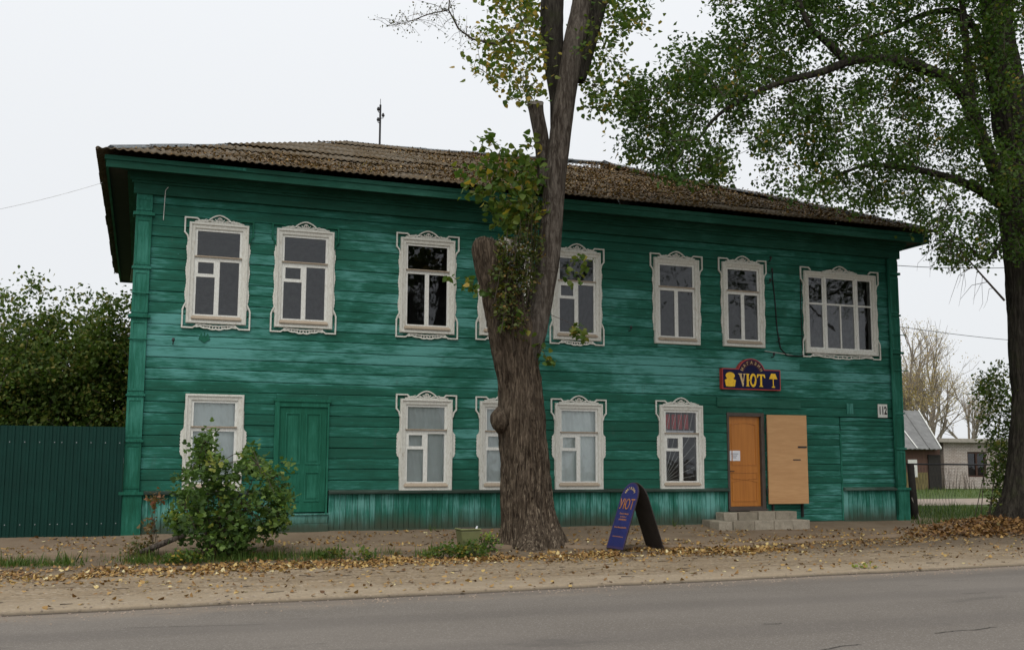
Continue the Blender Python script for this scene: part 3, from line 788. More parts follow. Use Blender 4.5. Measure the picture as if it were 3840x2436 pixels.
    if crown:
        mb = MB(); zb = z1 + .012; cw = min(hw * .74, .46); ch = .125
        L_ = []
        for i in range(25):
            t = -1 + 2 * i / 24; a = abs(t)
            z = zb + ch * (math.cos(min(1, a / .55) * math.pi / 2) ** .8 if a < .55 else 0) + .030 * (1 - a) + (.028 * math.sin((a - .55) / .45 * math.pi) if a >= .55 else .0)
            L_.append((cx + t * cw, z))
        mb.ribbon(L_, .026, yo0 - .004, yo1)
        for t in (-.36, -.2, 0, .2, .36):
            mb.ribbon([(cx + t * cw * .35, zb), (cx + t * cw * 1.05, zb + ch * (.78 - abs(t)))], .02, yo0, yo1)
        ringp = [(cx + .042 * math.cos(2 * math.pi * k / 10), zb + .062 + .042 * math.sin(2 * math.pi * k / 10)) for k in range(11)]
        mb.ribbon(ringp, .016, yo0 - .002, yo1)
        for s in (-1, 1):
            sc = [(cx + s * (cw * .62 + .03 * math.cos(q)), zb + .032 + .026 * math.sin(q)) for q in np.linspace(0, 5.2, 9)]
            mb.ribbon(sc, .014, yo0, yo1)
            mb.ribbon([(cx + s * cw * .3, zb + .02), (cx + s * cw * .5, zb + .045), (cx + s * cw * .62, zb + .01), (cx + s * cw * .9, zb + .018), (cx + s * cw * 1.12, zb + .004)], .018, yo0, yo1)
        mb.prism([(cx - cw * 1.15, z1 - .004), (cx + cw * 1.15, z1 - .004), (cx + cw * .98, zb + .010), (cx - cw * .98, zb + .010)], yo0 + .006, yo1)
        mb.prism([(cx - .02, zb + ch + .02), (cx + .02, zb + ch + .02), (cx + .008, zb + ch + .042), (cx - .008, zb + ch + .042)], yo0, yo1)
        mb.build('crown_carving', W, win)
    if curtain:
        mb = MB(); nx, nz = 46, 14; ph = random.uniform(0, 6)
        for j in range(nz + 1):
            for i in range(nx + 1):
                t, q = i / nx, j / nz
                x = ix0 - .03 + (ix1 - ix0 + .06) * t; z = iz0 - .03 + (iz1 - iz0 + .06) * q
                y = .075 + .014 * math.sin(t * 46 + ph + q * 8) * (.35 + .65 * q) + .01 * math.sin(t * 15 + q * 10 + ph)
                mb.v.append((x, y, z))
        for j in range(nz):
            for i in range(nx): k = j * (nx + 1) + i; mb.f.append((k, k + 1, k + nx + 2, k + nx + 1))
        mb.build('curtain', M['curtain'], win, True)
    if grille:
        mb = MB(); y = .03
        for k in range(9):
            a = R(8 + k * 10); L = 1.6
            ex, ez = ix0 + L * math.cos(a) * .75, iz0 + L * math.sin(a)
            t = min(1, (ix1 - ix0) / max(1e-6, ex - ix0), (zt - .05 - iz0) / max(1e-6, ez - iz0))
            mb.tube([(ix0, y, iz0), (ix0 + (ex - ix0) * t, y, iz0 + (ez - iz0) * t)], .006, 5)
        for k in range(5):
            xx = ix0 + .08 + k * .15; mb.tube([(xx, y, zt), (min(ix1, xx + .14), y, iz1)], .006, 5)
        mb.build('window_grille', M['white_new'], win)
    return win
GE = M['door_green']
window(UP[0], 'fort', ear_mats={'R': GE}, low=True)
window(UP[1], 'fort', ear_mats={'L': GE, 'R': GE})
window(UP[2], 'two', dim=True)
window(UP[3], 'fort', dim=True)
window(UP[4], 'fort', dim=True)
window(UP[5], 'two', low=False, dim=True)
window(UP[6], 'two', low=False, dim=True)
window(UP[7], 'triple', dim=False)
window(LO[0], 'two', crown=False, ears='', low=False, side='tooth', curtain=True)
window(LO[1], 'fort', low=False, side='tooth', curtain=True)
window(LO[2], 'fort', low=False, side='tooth', curtain=True)
window(LO[3], 'fort', low=False, side='tooth', curtain=True)
w6 = window(LO[4], 'fort', ears='L', low=False, side='tooth', dim=False, grille=True)
# red and white goods poster hung inside the shop window
M['red'] = plain('red_print', (.42, .02, .02), .6, .2, 3)
M['paper'] = plain('white_paper', (.72, .73, .76), .8, .05, 3, bump=0)
for k in range(4):
    MB().box(11.66 + k * .16, 11.66 + k * .16 + .12, .05, .055, 2.16, 2.50).build('poster', M['red'], w6)
MB().box(11.62, 12.40, .06, .065, 2.03, 2.13).build('poster_strip', M['paper'], w6)

# ------------------------------------------------------------------ doors
def panel_rim(mb, a, c, e, f, y, d=.012, wd=.02):
    mb.box(a, a + wd, y - d, y, e, f); mb.box(c - wd, c, y - d, y, e, f); mb.box(a + wd, c - wd, y - d + .001, y, e, e + wd); mb.box(a + wd, c - wd, y - d + .001, y, f - wd, f)
gx0, gx1, gz0, gz1 = GD
mb = MB(); mb.box(gx0 + .10, gx1 - .04, -.03, .03, gz0 + .05, gz1 - .10)
gdoor = mb.build('door', M['door_green'], house)
fr = MB(); fr.box(gx0, gx0 + .095, -.075, .06, gz0, gz1); fr.box(gx1 - .035, gx1, -.07, .06, gz0, gz1)
fr.box(gx0 - .02, gx1 + .03, -.085, .06, gz1 + .002, gz1 + .05); fr.box(gx0 + .097, gx1 - .037, -.06, .06, gz1 - .098, gz1); fr.build('door_frame', M['door_green'], gdoor)
lx0, lx1 = gx0 + .10, gx1 - .04; lm = (lx0 + lx1) / 2
for a, c in ((lx0 + .12, lm - .05), (lm + .05, lx1 - .12)):
    for e, f in ((gz0 + .26, gz0 + .85), (gz0 + 1.0, gz1 - .22)):
        r_ = MB(); panel_rim(r_, a, c, e, f, -.03, .016, .025); r_.box(a + .06, c - .06, -.038, -.03, e + .06, f - .06); r_.build('door_panel', M['door_green'], gdoor)
MB().tube([(lx0 + .06, -.03, 1.36), (lx0 + .06, -.075, 1.36), (lx0 + .14, -.08, 1.35)], .009, 6).build('door_handle', M['iron'], gdoor)
for za, zb, pr in ((.16, .325, .10), (-.05, .155, .16)):
    MB().box(gx0 - .02, gx1 + .01, -pr, .05, za, zb).build('door_step', M['board'], house)
    MB().box(gx0 - .03, gx1 + .02, -pr - .03, .05, zb, zb + .028).build('door_step', M['board'], house) if za > 0 else None

ox0, ox1, oz0, oz1 = OD
fr = MB(); fr.box(ox0, ox0 + .05, -.055, .10, oz0, oz1); fr.box(ox1 - .10, ox1 - .01, -.05, .10, oz0, oz1); fr.box(ox0 + .052, ox1 - .102, -.045, .10, oz1 - .085, oz1)
fr.box(ox0 - .01, ox1 + .0, -.12, .10, oz0 - .04, oz0 - .002); fr.box(ox0 + .052, ox1 - .102, -.04, .10, oz0, oz0 + .05)
odoor = MB().box(ox0 + .055, ox1 - .105, .03, .075, oz0 + .055, oz1 - .09).build('door', M['orange'], house)
fr.build('door_frame', M['doorframe'], odoor)
def arc_panel(a, c, e, f, bow, y, d=.012, wd=.022, top=True):
    mb = MB(); n = 14
    up_ = [(a + (c - a) * i / n, (f if top else e) + bow * math.sin(math.pi * i / n)) for i in range(n + 1)]
    mb.ribbon(up_, wd, y - d, y)
    o = e if top else f
    mb.ribbon([(a, o), (c, o)], wd, y - d, y); mb.ribbon([(a, e), (a, f)], wd, y - d, y); mb.ribbon([(c, e), (c, f)], wd, y - d, y); return mb
pa, pc = ox0 + .16, ox1 - .21
arc_panel(pa, pc, oz0 + 1.02, oz1 - .28, .05, .03).build('door_panel', M['orange'], odoor)
arc_panel(pa, pc, oz0 + .70, oz0 + .84, -.0, .03).build('door_panel', M['orange'], odoor)
arc_panel(pa, pc, oz0 + .18, oz0 + .62, .06, .03).build('door_panel', M['orange'], odoor)
MB().tube([(ox0 + .10, .03, 1.20), (ox0 + .10, -.01, 1.20), (ox0 + .19, -.015, 1.20)], .01, 6).build('door_handle', M['iron'], odoor)
nz = MB(); nz.add([(ox0 + .10, .024, 1.44), (ox0 + .38, .022, 1.44), (ox0 + .38, .018, 1.68), (ox0 + .10, .022, 1.68)], [(0, 1, 2, 3)])
note = nz.build('paper_notice', M['paper'], odoor)
M['ink'] = plain('grey_blue_ink', (.10, .11, .16), .8, bump=0)
for k, (a, c) in enumerate(((.13, .33), (.15, .30), (.17, .27))): MB().box(ox0 + a, ox0 + c, .0165, .0175, 1.60 - k * .045, 1.612 - k * .045).build('ink_line', M['ink'], odoor)
# open outer leaf of plywood folded back to the wall
px0, px1, pz0, pz1 = 14.30, 15.35, .44, 2.53
T = Matrix.Translation((px0, -.10, 0)) @ Matrix.Rotation(R(-5), 4, 'Z')
mb = MB().box(0, px1 - px0, -.02, .02, pz0, pz1); mb.v = [tuple(T @ Vector(v)) for v in mb.v]
leafd = mb.build('door_leaf', M['ply'], house)
for bx in ((.80, 1.03, -.034, -.021, 1.755, 1.795), (.66, .86, -.03, -.021, 1.46, 1.485)):
    mb = MB().box(*bx); mb.v = [tuple(T @ Vector(v)) for v in mb.v]; mb.build('bolt', M['iron'], leafd)
for z in (.75, 2.2):
    MB().tube([(14.275, -.095, z - .06), (14.275, -.095, z + .06)], .014, 8).build('hinge', M['iron'], leafd)
for xx in (14.42, 15.24): MB().box(xx, xx + .035, -.10, -.03, .12, .46).build('leaf_prop', M['dark'], leafd)
# vertical cover strips of the boarded bay, patches
MB().box(16.435, 16.475, -.045, -.0, .02, 2.13).build('cover_strip', M['trim'], house)
MB().box(XR0 + .0, 16.46, -.05, -.022, 2.115, 2.15).build('cover_strip', M['trim'], house)
MB().box(16.66, 16.86, -.045, -.03, 2.60, 2.86).build('patch_board', M['board'], house)
MB().box(12.98, 15.3, -.06, -.028, 2.70, 2.92).build('patch_board', M['cornice'], house)

# ------------------------------------------------------------------ lettering helpers
def text_obj(body, size, mat, name, parent, T, sx=1.0, align='CENTER', bold=0.0):
    cu = bpy.data.curves.new('txt', 'FONT'); cu.body = body; cu.size = size; cu.align_x = align; cu.align_y = 'CENTER'; cu.extrude = .002; cu.offset = bold; cu.resolution_u = 3
    o = bpy.data.objects.new('txt', cu); COL.objects.link(o)
    me = bpy.data.meshes.new_from_object(o.evaluated_get(bpy.context.evaluated_depsgraph_get()))
    bpy.data.objects.remove(o); me.materials.clear()
    me.transform(T @ Matrix.Diagonal((sx, 1, 1, 1)))
    me.name = name
    return link(name, me, mat, parent)
UPR = Matrix.Rotation(R(90), 4, 'X')         # stands text up, facing -y

# ------------------------------------------------------------------ shop sign
sx0, sx1, sz0, sz1 = 13.07, 14.68, 3.11, 3.60
scx = (sx0 + sx1) / 2
M['navy'] = plain('navy_sign_paint', (.010, .010, .050), .6, .2, 3, .15, .05)
M['signred'] = plain('red_sign_edge', (.40, .045, .04), .5, .2, 4, .4, .05)
M['maroon'] = plain('maroon_arch_paint', (.045, .008, .016), .6, .2, 4, .4, .05)
M['gold'] = plain('yellow_sign_paint', (.85, .52, .02), .5, .15, 6, .4, .05)
M['goldpale'] = plain('pale_gold_lettering', (.62, .45, .22), .5, .15, 6, .4, .05)
sign = thing('shop_sign', 'navy shop board with red edge, arched top and yellow lettering above the orange door', 'sign', (scx, -.04, sz0))
ar = .385; az = sz1 - .135
def sign_poly(i=0.0):
    a0 = math.asin((sz1 - i - az) / (ar - i)); pts = [(sx0 + i, sz0 + i), (sx1 - i, sz0 + i), (sx1 - i, sz1 - i)]
    for k in range(21):
        t = a0 + (math.pi - 2 * a0) * k / 20; pts.append((scx + (ar - i) * math.cos(t), az + (ar - i) * math.sin(t)))
    pts.append((sx0 + i, sz1 - i)); return pts
MB().prism(sign_poly(), -.155, -.032).build('case', M['signred'], sign)
MB().prism(sign_poly(.022), -.159, -.150).build('face', M['navy'], sign)
arc = [(scx + .285 * math.cos(t), az + .285 * math.sin(t)) for t in np.linspace(R(18), R(162), 22)]
MB().ribbon(arc, .115, -.1605, -.158).build('arch_band', M['maroon'], sign)
for i, ch in enumerate('МАГАЗИН'):
    t = R(155 - i * (130 / 6)); p = (scx + .285 * math.cos(t), -.164, az + .285 * math.sin(t))
    text_obj(ch, .095, M['goldpale'], 'letter', sign, Matrix.Translation(p) @ Matrix.Rotation(-(t - math.pi / 2), 4, 'Y') @ UPR)
def glyph(name, polys, x, z, s, mat=None):
    mb = MB()
    for pl in polys: mb.prism([(x + a * s, z + c * s) for a, c in pl], -.170, -.158)
    return mb.build(name, mat or M['gold'], sign)
gzb = sz0 + .075; gs = .30
# old style letters У Ю Т
glyph('letter', [[(.0, 1.0), (.36, 1.0), (.36, .95), (.29, .92), (.42, .42), (.50, .30), (.46, .0), (.38, .0), (.30, .30), (.08, .92), (0, .95)],
                 [(.46, 1.0), (.66, 1.0), (.66, .94), (.58, .90), (.48, .28), (.40, .30), (.52, .90), (.46, .94)]], 13.50, gzb, gs, M['goldpale'])
glyph('letter', [[(0, 1), (.30, 1), (.30, .94), (.24, .9), (.24, .1), (.30, .06), (.30, 0), (0, 0), (0, .06), (.07, .1), (.07, .9), (0, .94)], [(.24, .55), (.42, .55), (.42, .46), (.24, .46)]], 13.71, gzb, gs)
oo = [(.40 + .33 * (1 + math.cos(t)) - .0, .5 + .53 * math.sin(t)) for t in np.linspace(0, 2 * math.pi, 17)[:-1]]
mb = MB()
for k in range(16):
    t0, t1 = 2 * math.pi * k / 16, 2 * math.pi * (k + 1) / 16
    def P_(t, r_): return (13.71 + gs * (.66 + r_ * .30 * math.cos(t)), gzb + gs * (.5 + (r_ + .04) * .52 * math.sin(t)))
    ri = .48 + .18 * abs(math.sin(t0 * 1 + .8))
    mb.prism([P_(t0, 1), P_(t1, 1), P_(t1, ri), P_(t0, ri)], -.170, -.158)
mb.build('letter', M['gold'], sign)
glyph('letter', [[(0, 1), (.70, 1), (.74, .70), (.66, .72), (.58, .88), (.44, .88), (.44, .1), (.52, .06), (.52, 0), (.20, 0), (.20, .06), (.28, .1), (.28, .88), (.14, .88), (.06, .72), (-.02, .70)]], 14.02, gzb, gs)
# armchair and floor lamp emblems
gx = 13.28
mb = MB()
def ell(cx_, cz_, a, c, n=16, t0=0, t1=2 * math.pi): return [(cx_ + a * math.cos(t), cz_ + c * math.sin(t)) for t in np.linspace(t0, t1, n)[:(-1 if t1 - t0 > 6 else None)]]
mb.prism(ell(gx, sz0 + .315, .125, .085), -.168, -.158); mb.prism(ell(gx, sz0 + .215, .095, .075), -.172, -.158)
mb.prism([(gx - .15, sz0 + .215), (gx - .09, sz0 + .24), (gx - .07, sz0 + .075), (gx - .115, sz0 + .06)], -.174, -.158)
mb.prism([(gx + .15, sz0 + .215), (gx + .09, sz0 + .24), (gx + .07, sz0 + .075), (gx + .115, sz0 + .06)], -.174, -.158)
mb.prism([(gx - .08, sz0 + .06), (gx + .08, sz0 + .06), (gx + .08, sz0 + .17), (gx - .08, sz0 + .17)], -.170, -.158)
mb.build('armchair_emblem', M['gold'], sign)
gx = 14.47
mb = MB(); mb.prism([(gx - .115, sz0 + .27), (gx + .115, sz0 + .27), (gx + .055, sz0 + .40), (gx - .055, sz0 + .40)], -.168, -.158)
mb.prism([(gx - .011, sz0 + .09), (gx + .011, sz0 + .09), (gx + .011, sz0 + .27), (gx - .011, sz0 + .27)], -.166, -.158)
mb.prism([(gx - .05, sz0 + .065), (gx + .05, sz0 + .065), (gx + .03, sz0 + .10), (gx - .03, sz0 + .10)], -.168, -.158)
mb.build('lamp_emblem', M['gold'], sign)

# house number
plate = thing('number_plate', 'small white house number plate reading 112 beside the corner rain pipe', 'sign', (17.74, -.035, 2.52))
MB().box(17.60, 17.88, -.055, -.035, 2.53, 2.86).build('plate', M['white_new'], plate)
M['black'] = plain('black_print', (.02, .018, .02), .6, bump=0)
text_obj('112', .27, M['black'], 'numerals', plate, Matrix.Translation((17.74, -.058, 2.695)) @ UPR, .62, bold=.010)

# ------------------------------------------------------------------ steps of concrete blocks
def block_mat():
    k = NT('cast_concrete_block'); oi = k.n('ShaderNodeObjectInfo')
    a = k.noise(k.coord(rnd=11), 7, 6, .7); c = k.noise(k.coord(), 40, 4, .7)
    col = k.mix(k.ramp(oi.outputs['Random'], [(0, 0), (1, 1)]), (.27, .235, .18), (.42, .375, .30)); col = k.mix(k.ramp(a, [(.4, 0), (.7, .6)]), col, (.16, .14, .105)); col = k.mix(k.ramp(c, [(.3, .6), (.45, 0)]), col, (.12, .10, .08))
    k.bump(k.math('ADD', a, c), .7, .02); return k.done(col, .95, .15)
M['stepblock'] = block_mat()
steps = thing('entrance_steps', 'two low steps of pale concrete blocks below the orange door', 'steps', (14.0, -.5, -.1))
def block(x0, x1, y0, y1, z0, z1):
    def j(): return random.uniform(-.007, .007)
    mb = MB().box(x0 + .009 + j(), x1 - .009 + j(), y0 + j() * 2, y1, z0, z1 + j() * 1.5)
    o = mb.build('block', M['stepblock'], steps); bv = o.modifiers.new('worn', 'BEVEL'); bv.width = .012; bv.segments = 2
    return o
lower = [12.42, 12.79, 13.35, 13.87, 14.38, 14.86]
for a, c in zip(lower[:-1], lower[1:]): block(a, c, -.92, -.52, -.24, .10)
block(12.46, 12.79, -.515, -.13, -.24, .10); block(14.82, 14.98, -.60, -.10, -.24, .09)
upper = [12.82, 13.19, 13.72, 14.20, 14.79]
for a, c in zip(upper[:-1], upper[1:]): block(a, c, -.515, -.135, -.1, .275)

# ------------------------------------------------------------------ leaves, twigs, trees
TEMPL = {
 'kite': ([(0, 0, 0), (-.38, .42, .10), (0, 1, -.05), (.38, .42, .10)], [(0, 3, 2), (0, 2, 1)]),
 'heart': ([(0, 0, 0), (-.42, .22, .10), (-.34, .60, .08), (0, 1.02, -.08), (.34, .60, .08), (.42, .22, .10)], [(0, 5, 4, 3), (0, 3, 2, 1)]),
 'maple': ([(0, 0, 0), (-.30, .05, .06), (-.52, .40, .10), (-.26, .50, .04), (-.30, .80, .06), (0, 1.0, -.08), (.30, .80, .06), (.26, .50, .04), (.52, .40, .10), (.30, .05, .06)],
           [(0, 9, 8, 7), (0, 7, 6, 5), (0, 5, 4, 3), (0, 3, 2, 1)]),
 'blade': ([(-.035, 0, 0), (.035, 0, 0), (.022, .55, .03), (0, 1, .16), (-.022, .55, .03)], [(0, 1, 2, 4), (4, 2, 3)]),
}
def leaf_mesh(name, C, size, mat, parent=None, shape='kite', mode='hang', tint=None, fl=0.35):
    """one face group per leaf; C (n,3) leaf base points, size (n,)"""
    C = np.asarray(C, float); n = len(C); tv, tf = TEMPL[shape]; tv = np.array(tv); k = len(tv)
    az = rng.uniform(0, 2 * np.pi, n)
    if mode == 'hang':  pit = rng.normal(-.55, .55, n); rol = rng.normal(0, .7, n)
    elif mode == 'flat': pit = rng.normal(0, fl, n); rol = rng.normal(0, fl, n)
    elif mode == 'up': pit = rng.normal(1.25, .25, n); rol = rng.normal(0, .5, n)
    else: pit = rng.normal(.15, .6, n); rol = rng.normal(0, .6, n)
    dy = np.stack([np.cos(az) * np.cos(pit), np.sin(az) * np.cos(pit), np.sin(pit)], 1)
    sx_ = np.stack([-np.sin(az), np.cos(az), np.zeros(n)], 1)
    nz_ = np.cross(sx_, dy)
    sx2 = sx_ * np.cos(rol)[:, None] + nz_ * np.sin(rol)[:, None]; nz2 = np.cross(sx2, dy)
    V = C[:, None, :] + size[:, None, None] * (tv[None, :, 0, None] * sx2[:, None, :] + tv[None, :, 1, None] * dy[:, None, :] + tv[None, :, 2, None] * nz2[:, None, :])
    V = V.reshape(-1, 3)
    off = (np.arange(n) * k)[:, None]
    loops = []; tot = []
    li = np.concatenate([np.array(f) for f in tf]); ln = np.array([len(f) for f in tf])
    L = (off + li[None, :]).reshape(-1); LT = np.tile(ln, n); LS = np.concatenate([[0], np.cumsum(LT)[:-1]])
    me = bpy.data.meshes.new(name)
    me.vertices.add(len(V)); me.vertices.foreach_set('co', V.ravel().astype(np.float32))
    me.loops.add(len(L)); me.loops.foreach_set('vertex_index', L.astype(np.int32))
    me.polygons.add(len(LT)); me.polygons.foreach_set('loop_start', LS.astype(np.int32)); me.polygons.foreach_set('loop_total', LT.astype(np.int32))
    me.update(calc_edges=True)
    if tint is None: tint = np.clip(rng.normal(.45, .25, n), 0, 1)
    a = me.attributes.new('tint', 'FLOAT', 'POINT'); a.data.foreach_set('value', np.repeat(tint, k).astype(np.float32))
    return link(name, me, mat, parent)
def in_poly(p, poly):
    x, y = p; c = False; n = len(poly)
    for i in range(n):
        (x1, y1), (x2, y2) = poly[i], poly[i - 1]
        if (y1 > y) != (y2 > y) and x < (x2 - x1) * (y - y1) / (y2 - y1) + x1: c = not c
    return c
def px_clusters(poly, n, Y0, dY, gap=None):
    """cluster centres whose directions fall inside an outline, spread in depth around the tree"""
    xs_ = [p[0] for p in poly]; ys_ = [p[1] for p in poly]; out_ = []
    while len(out_) < n:
        p = (random.uniform(min(xs_), max(xs_)), random.uniform(min(ys_), max(ys_)))
        if not in_poly(p, poly): continue
        Y = Y0 + dY * max(-1.6, min(1.6, random.gauss(0, .6)))
        if gap is not None and noise.noise(Vector((p[0] / gap[0], p[1] / gap[0], Y * .25 + 5))) < gap[1]: continue
        out_.append(at(p[0], p[1], Y))
    return out_
def spread(cl, per, sig, zs=.8):
    C = np.repeat(np.array([tuple(c) for c in cl]), per, 0); N = rng.normal(0, sig, C.shape); N[:, 2] *= zs
    return C + N
def bark_loft(name, prof, mat, parent, nseg=48, amp=.02, freq=7, sub=6, flare=None):
    """prof: [(centre, radius)], subdivided smoothly, with ridged bark relief"""
    pts = []
    n = len(prof)
    for i in range(n - 1):
        p0, p1, p2, p3 = [prof[max(0, min(n - 1, i + d))] for d in (-1, 0, 1, 2)]
        for s in range(sub):
            t = s / sub
            f = lambda a, b_, c, d: .5 * ((2 * b_) + (-a + c) * t + (2 * a - 5 * b_ + 4 * c - d) * t * t + (-a + 3 * b_ - 3 * c + d) * t ** 3)
            pts.append((Vector([f(p0[0][k], p1[0][k], p2[0][k], p3[0][k]) for k in range(3)]), f(p0[1], p1[1], p2[1], p3[1])))
    pts.append((Vector(prof[-1][0]), prof[-1][1]))
    mb = MB(); up = Vector((0, 1, 0))
    for i, (p, r_) in enumerate(pts):
        d = (pts[min(len(pts) - 1, i + 1)][0] - pts[max(0, i - 1)][0]).normalized()
        a = up.cross(d)
        if a.length < .1: a = Vector((1, 0, 0)).cross(d)
        a.normalize(); b_ = d.cross(a)
        for k in range(nseg):
            th = 2 * math.pi * k / nseg; c, s = math.cos(th), math.sin(th)
            v = Vector((c * freq * r_ * 2, s * freq * r_ * 2, p.z * .85 + p.x)) + Vector((.5, .5, 0)) * noise.noise(Vector((c * 3, s * 3, p.z * 2)))
            rg = 1 - abs(noise.noise(v)) * 2.2 - .5 * max(0, noise.noise(Vector((c * 5, s * 5, p.z * 5.5))))
            lump = noise.noise(Vector((c * 1.1, s * 1.1, p.z * .8 + p.x)))
            rr = r_ * (1 + .07 * lump) + amp * (rg - .55) + amp * .4 * noise.noise(v * 3)
            if flare: rr += flare(th, p.z)
            mb.v.append(tuple(p + (a * c + b_ * s) * rr))
    for i in range(len(pts) - 1):
        for k in range(nseg): mb.f.append((i * nseg + k, i * nseg + (k + 1) % nseg, (i + 1) * nseg + (k + 1) % nseg, (i + 1) * nseg + k))
    e = len(mb.v); mb.v.append(tuple(pts[-1][0])); L = (len(pts) - 1) * nseg
    mb.f += [(L + k, L + (k + 1) % nseg, e) for k in range(nseg)]
    return mb.build(name, mat, parent, True)
def pxprof(rows_, Y):
    """rows (xl, xr, y) of a round stem standing at depth Y"""
    out_ = []
    for xl, xr, y in rows_:
        a, c = at(xl, y, Y), at(xr, y, Y); out_.append(((a + c) / 2, (c - a).length / 2))
    return out_
def pxline(rows_, y_is=None):
    return [at(px, py, Y) for px, py, Y in rows_]
def twigs(mb, cl, origins, rad=.008, prob=1.0, r2=.003):
    """each shoot grows from the nearest limb point or earlier shoot, so twigs stay short and fork"""
    N = np.zeros((len(origins) + len(cl), 3)); n = len(origins); N[:n] = [tuple(o) for o in origins]
    A_ = np.array([tuple(c) for c in cl]); d0 = np.array([np.min(((N[:n] - c) ** 2).sum(1)) for c in A_])
    for i in np.argsort(d0):
        c = A_[i]; j = int(np.argmin(((N[:n] - c) ** 2).sum(1))); o = Vector(N[j]); q = Vector(c)
        L = (q - o).length; r_ = rad * (1 if j < len(origins) else .62)
        mid = o.lerp(q, .5) + Vector((random.gauss(0, .08), random.gauss(0, .08), random.uniform(-.05, .14))) * L
        mb.tube([o, mid, q], [r_, r_ * .7, r2], 4, False); N[n] = c; n += 1
def dense(pts, n=6):
    out_ = []
    for a, c in zip(pts[:-1], pts[1:]):
        for i in range(n): out_.append(a.lerp(c, i / n))
    return out_ + [pts[-1]]

# --- the old pollarded poplar before the house
TY = -3.3
g0 = ong(1245, 1268)
poplar = thing('poplar_tree', 'thick old pollarded poplar with sawn stub and leafy shoots before the green house', 'tree', (7.0, TY, gz(7.0, TY)))
def fl1(th, z):
    q = max(0, .7 - (z - gz(7.0, TY))) / .7
    return q * q * (.14 + .16 * max(0, math.sin(th * 3 + 1.0)) + .06 * math.sin(th * 5))
trunk1 = bark_loft('trunk', pxprof([(1194, 1306, 1305), (1190, 1306, 1255), (1182, 1294, 1180), (1180, 1284, 1080), (1174, 1276, 985), (1174, 1268, 900), (1162, 1256, 830), (1152, 1250, 775), (1140, 1222, 705), (1126, 1198, 650), (1116, 1184, 605), (1113, 1178, 582), (1120, 1172, 568), (1135, 1160, 562)], TY),
           M['bark'], poplar, 132, .045, 4.2, 11, fl1)
stem = pxprof([(1198, 1260, 850), (1216, 1282, 780), (1244, 1299, 700), (1262, 1313, 615), (1273, 1321, 520), (1282, 1328, 430), (1295, 1341, 310), (1312, 1356, 200), (1327, 1373, 100), (1345, 1387, 20), (1356, 1396, -80), (1372, 1403, -220)], TY)
bark_loft('limb', stem, M['bark_up'], poplar, 40, .010, 6, 7)
# burl on the left flank, hollow at the root
ba = at(1168, 985, TY - .15)
bark_loft('burl', [(ba + Vector((.10, .1, -.22)), .06), (ba + Vector((.06, 0, -.10)), .15), (ba + Vector((.05, 0, .05)), .16), (ba + Vector((.12, .1, .22)), .05)], M['bark'], trunk1, 24, .02, 8, 4)
stub = pxprof([(1268, 1300, 440), (1262, 1296, 380), (1256, 1288, 320), (1246, 1278, 270), (1240, 1276, 243)], TY + .18)
st_o = bark_loft('limb', stub, M['bark_up'], poplar, 24, .012, 6, 5)
c0 = stub[-1]; MB().tube([c0[0] + Vector((0, 0, -.02)), c0[0] + Vector((.0, -.02, .035))], c0[1] * 1.02, 20).build('cut_face', M['cutwood'], st_o)
l2 = pxprof([(1296, 1330, 330), (1294, 1328, 230), (1280, 1324, 150), (1272, 1322, 60), (1276, 1322, -20), (1280, 1318, -160)], TY + .22)
bark_loft('limb', l2, M['bark_dark'], poplar, 28, .012, 6, 6)
l3 = pxprof([(1345, 1375, 190), (1362, 1398, 110), (1378, 1416, 40), (1398, 1436, -40), (1430, 1460, -180)], TY + .05)
bark_loft('limb', l3, M['bark_dark'], poplar, 24, .01, 6, 6)
# ragged broken wood on the big stub
ragged = MB(); pc_ = at(1150, 566, TY)
for k in range(26):
    a = random.uniform(0, 6.28); r_ = random.uniform(.02, .24); q = pc_ + Vector((math.cos(a) * r_, math.sin(a) * r_ * .8, -.07))
    ragged.tube([q, q + Vector((random.gauss(0, .03), random.gauss(0, .03), random.uniform(.05, .12)))], [.03, .008], 5)
ragged.build('broken_wood', M['bark_up'], trunk1)
MB().tube([pc_ + Vector((.28, -.25, -.10)), pc_ + Vector((.30, -.27, -.0))], .09, 14).build('cut_face', M['cutwood'], trunk1)
# leafy shoots
orig1 = dense([s[0] for s in stem]) + dense([s[0] for s in stub]) + dense([s[0] for s in l2]) + dense([s[0] for s in l3])
tw = MB(); LC = []; LS_ = []; LT_ = []
def add_cl(cl, per, sig, s0, s1, tm):
    P_ = spread(cl, per, sig); LC.append(P_); LS_.append(rng.uniform(s0, s1, len(P_))); LT_.append(np.clip(rng.normal(tm, .22, len(P_)), 0, 1))
pL = [(1133, 30), (1150, -60), (1268, -60), (1290, 60), (1295, 170), (1260, 215), (1212, 255), (1190, 215), (1150, 185), (1114, 160), (1114, 100)]
pR = [(1372, 30), (1440, -60), (1530, -60), (1525, 66), (1462, 88), (1458, 130), (1492, 165), (1480, 205), (1420, 292), (1372, 262), (1370, 120)]
pM = [(1140, 322), (1166, 312), (1180, 350), (1215, 335), (1245, 290), (1272, 380), (1278, 470), (1240, 556), (1180, 540), (1130, 470), (1080, 415), (1085, 388), (1130, 402)]
for poly, n, per, sig, sz, tm in ((pL, 150, 10, .15, (.075, .13), .70), (pR, 140, 10, .15, (.07, .12), .5), (pM, 95, 10, .12, (.10, .17), .55)):
    cl = px_clusters(poly, n, TY + .1, 1.0 if poly is not pM else .45)
    add_cl(cl, per, sig, *sz, tm); twigs(tw, cl, orig1, .010, .8)
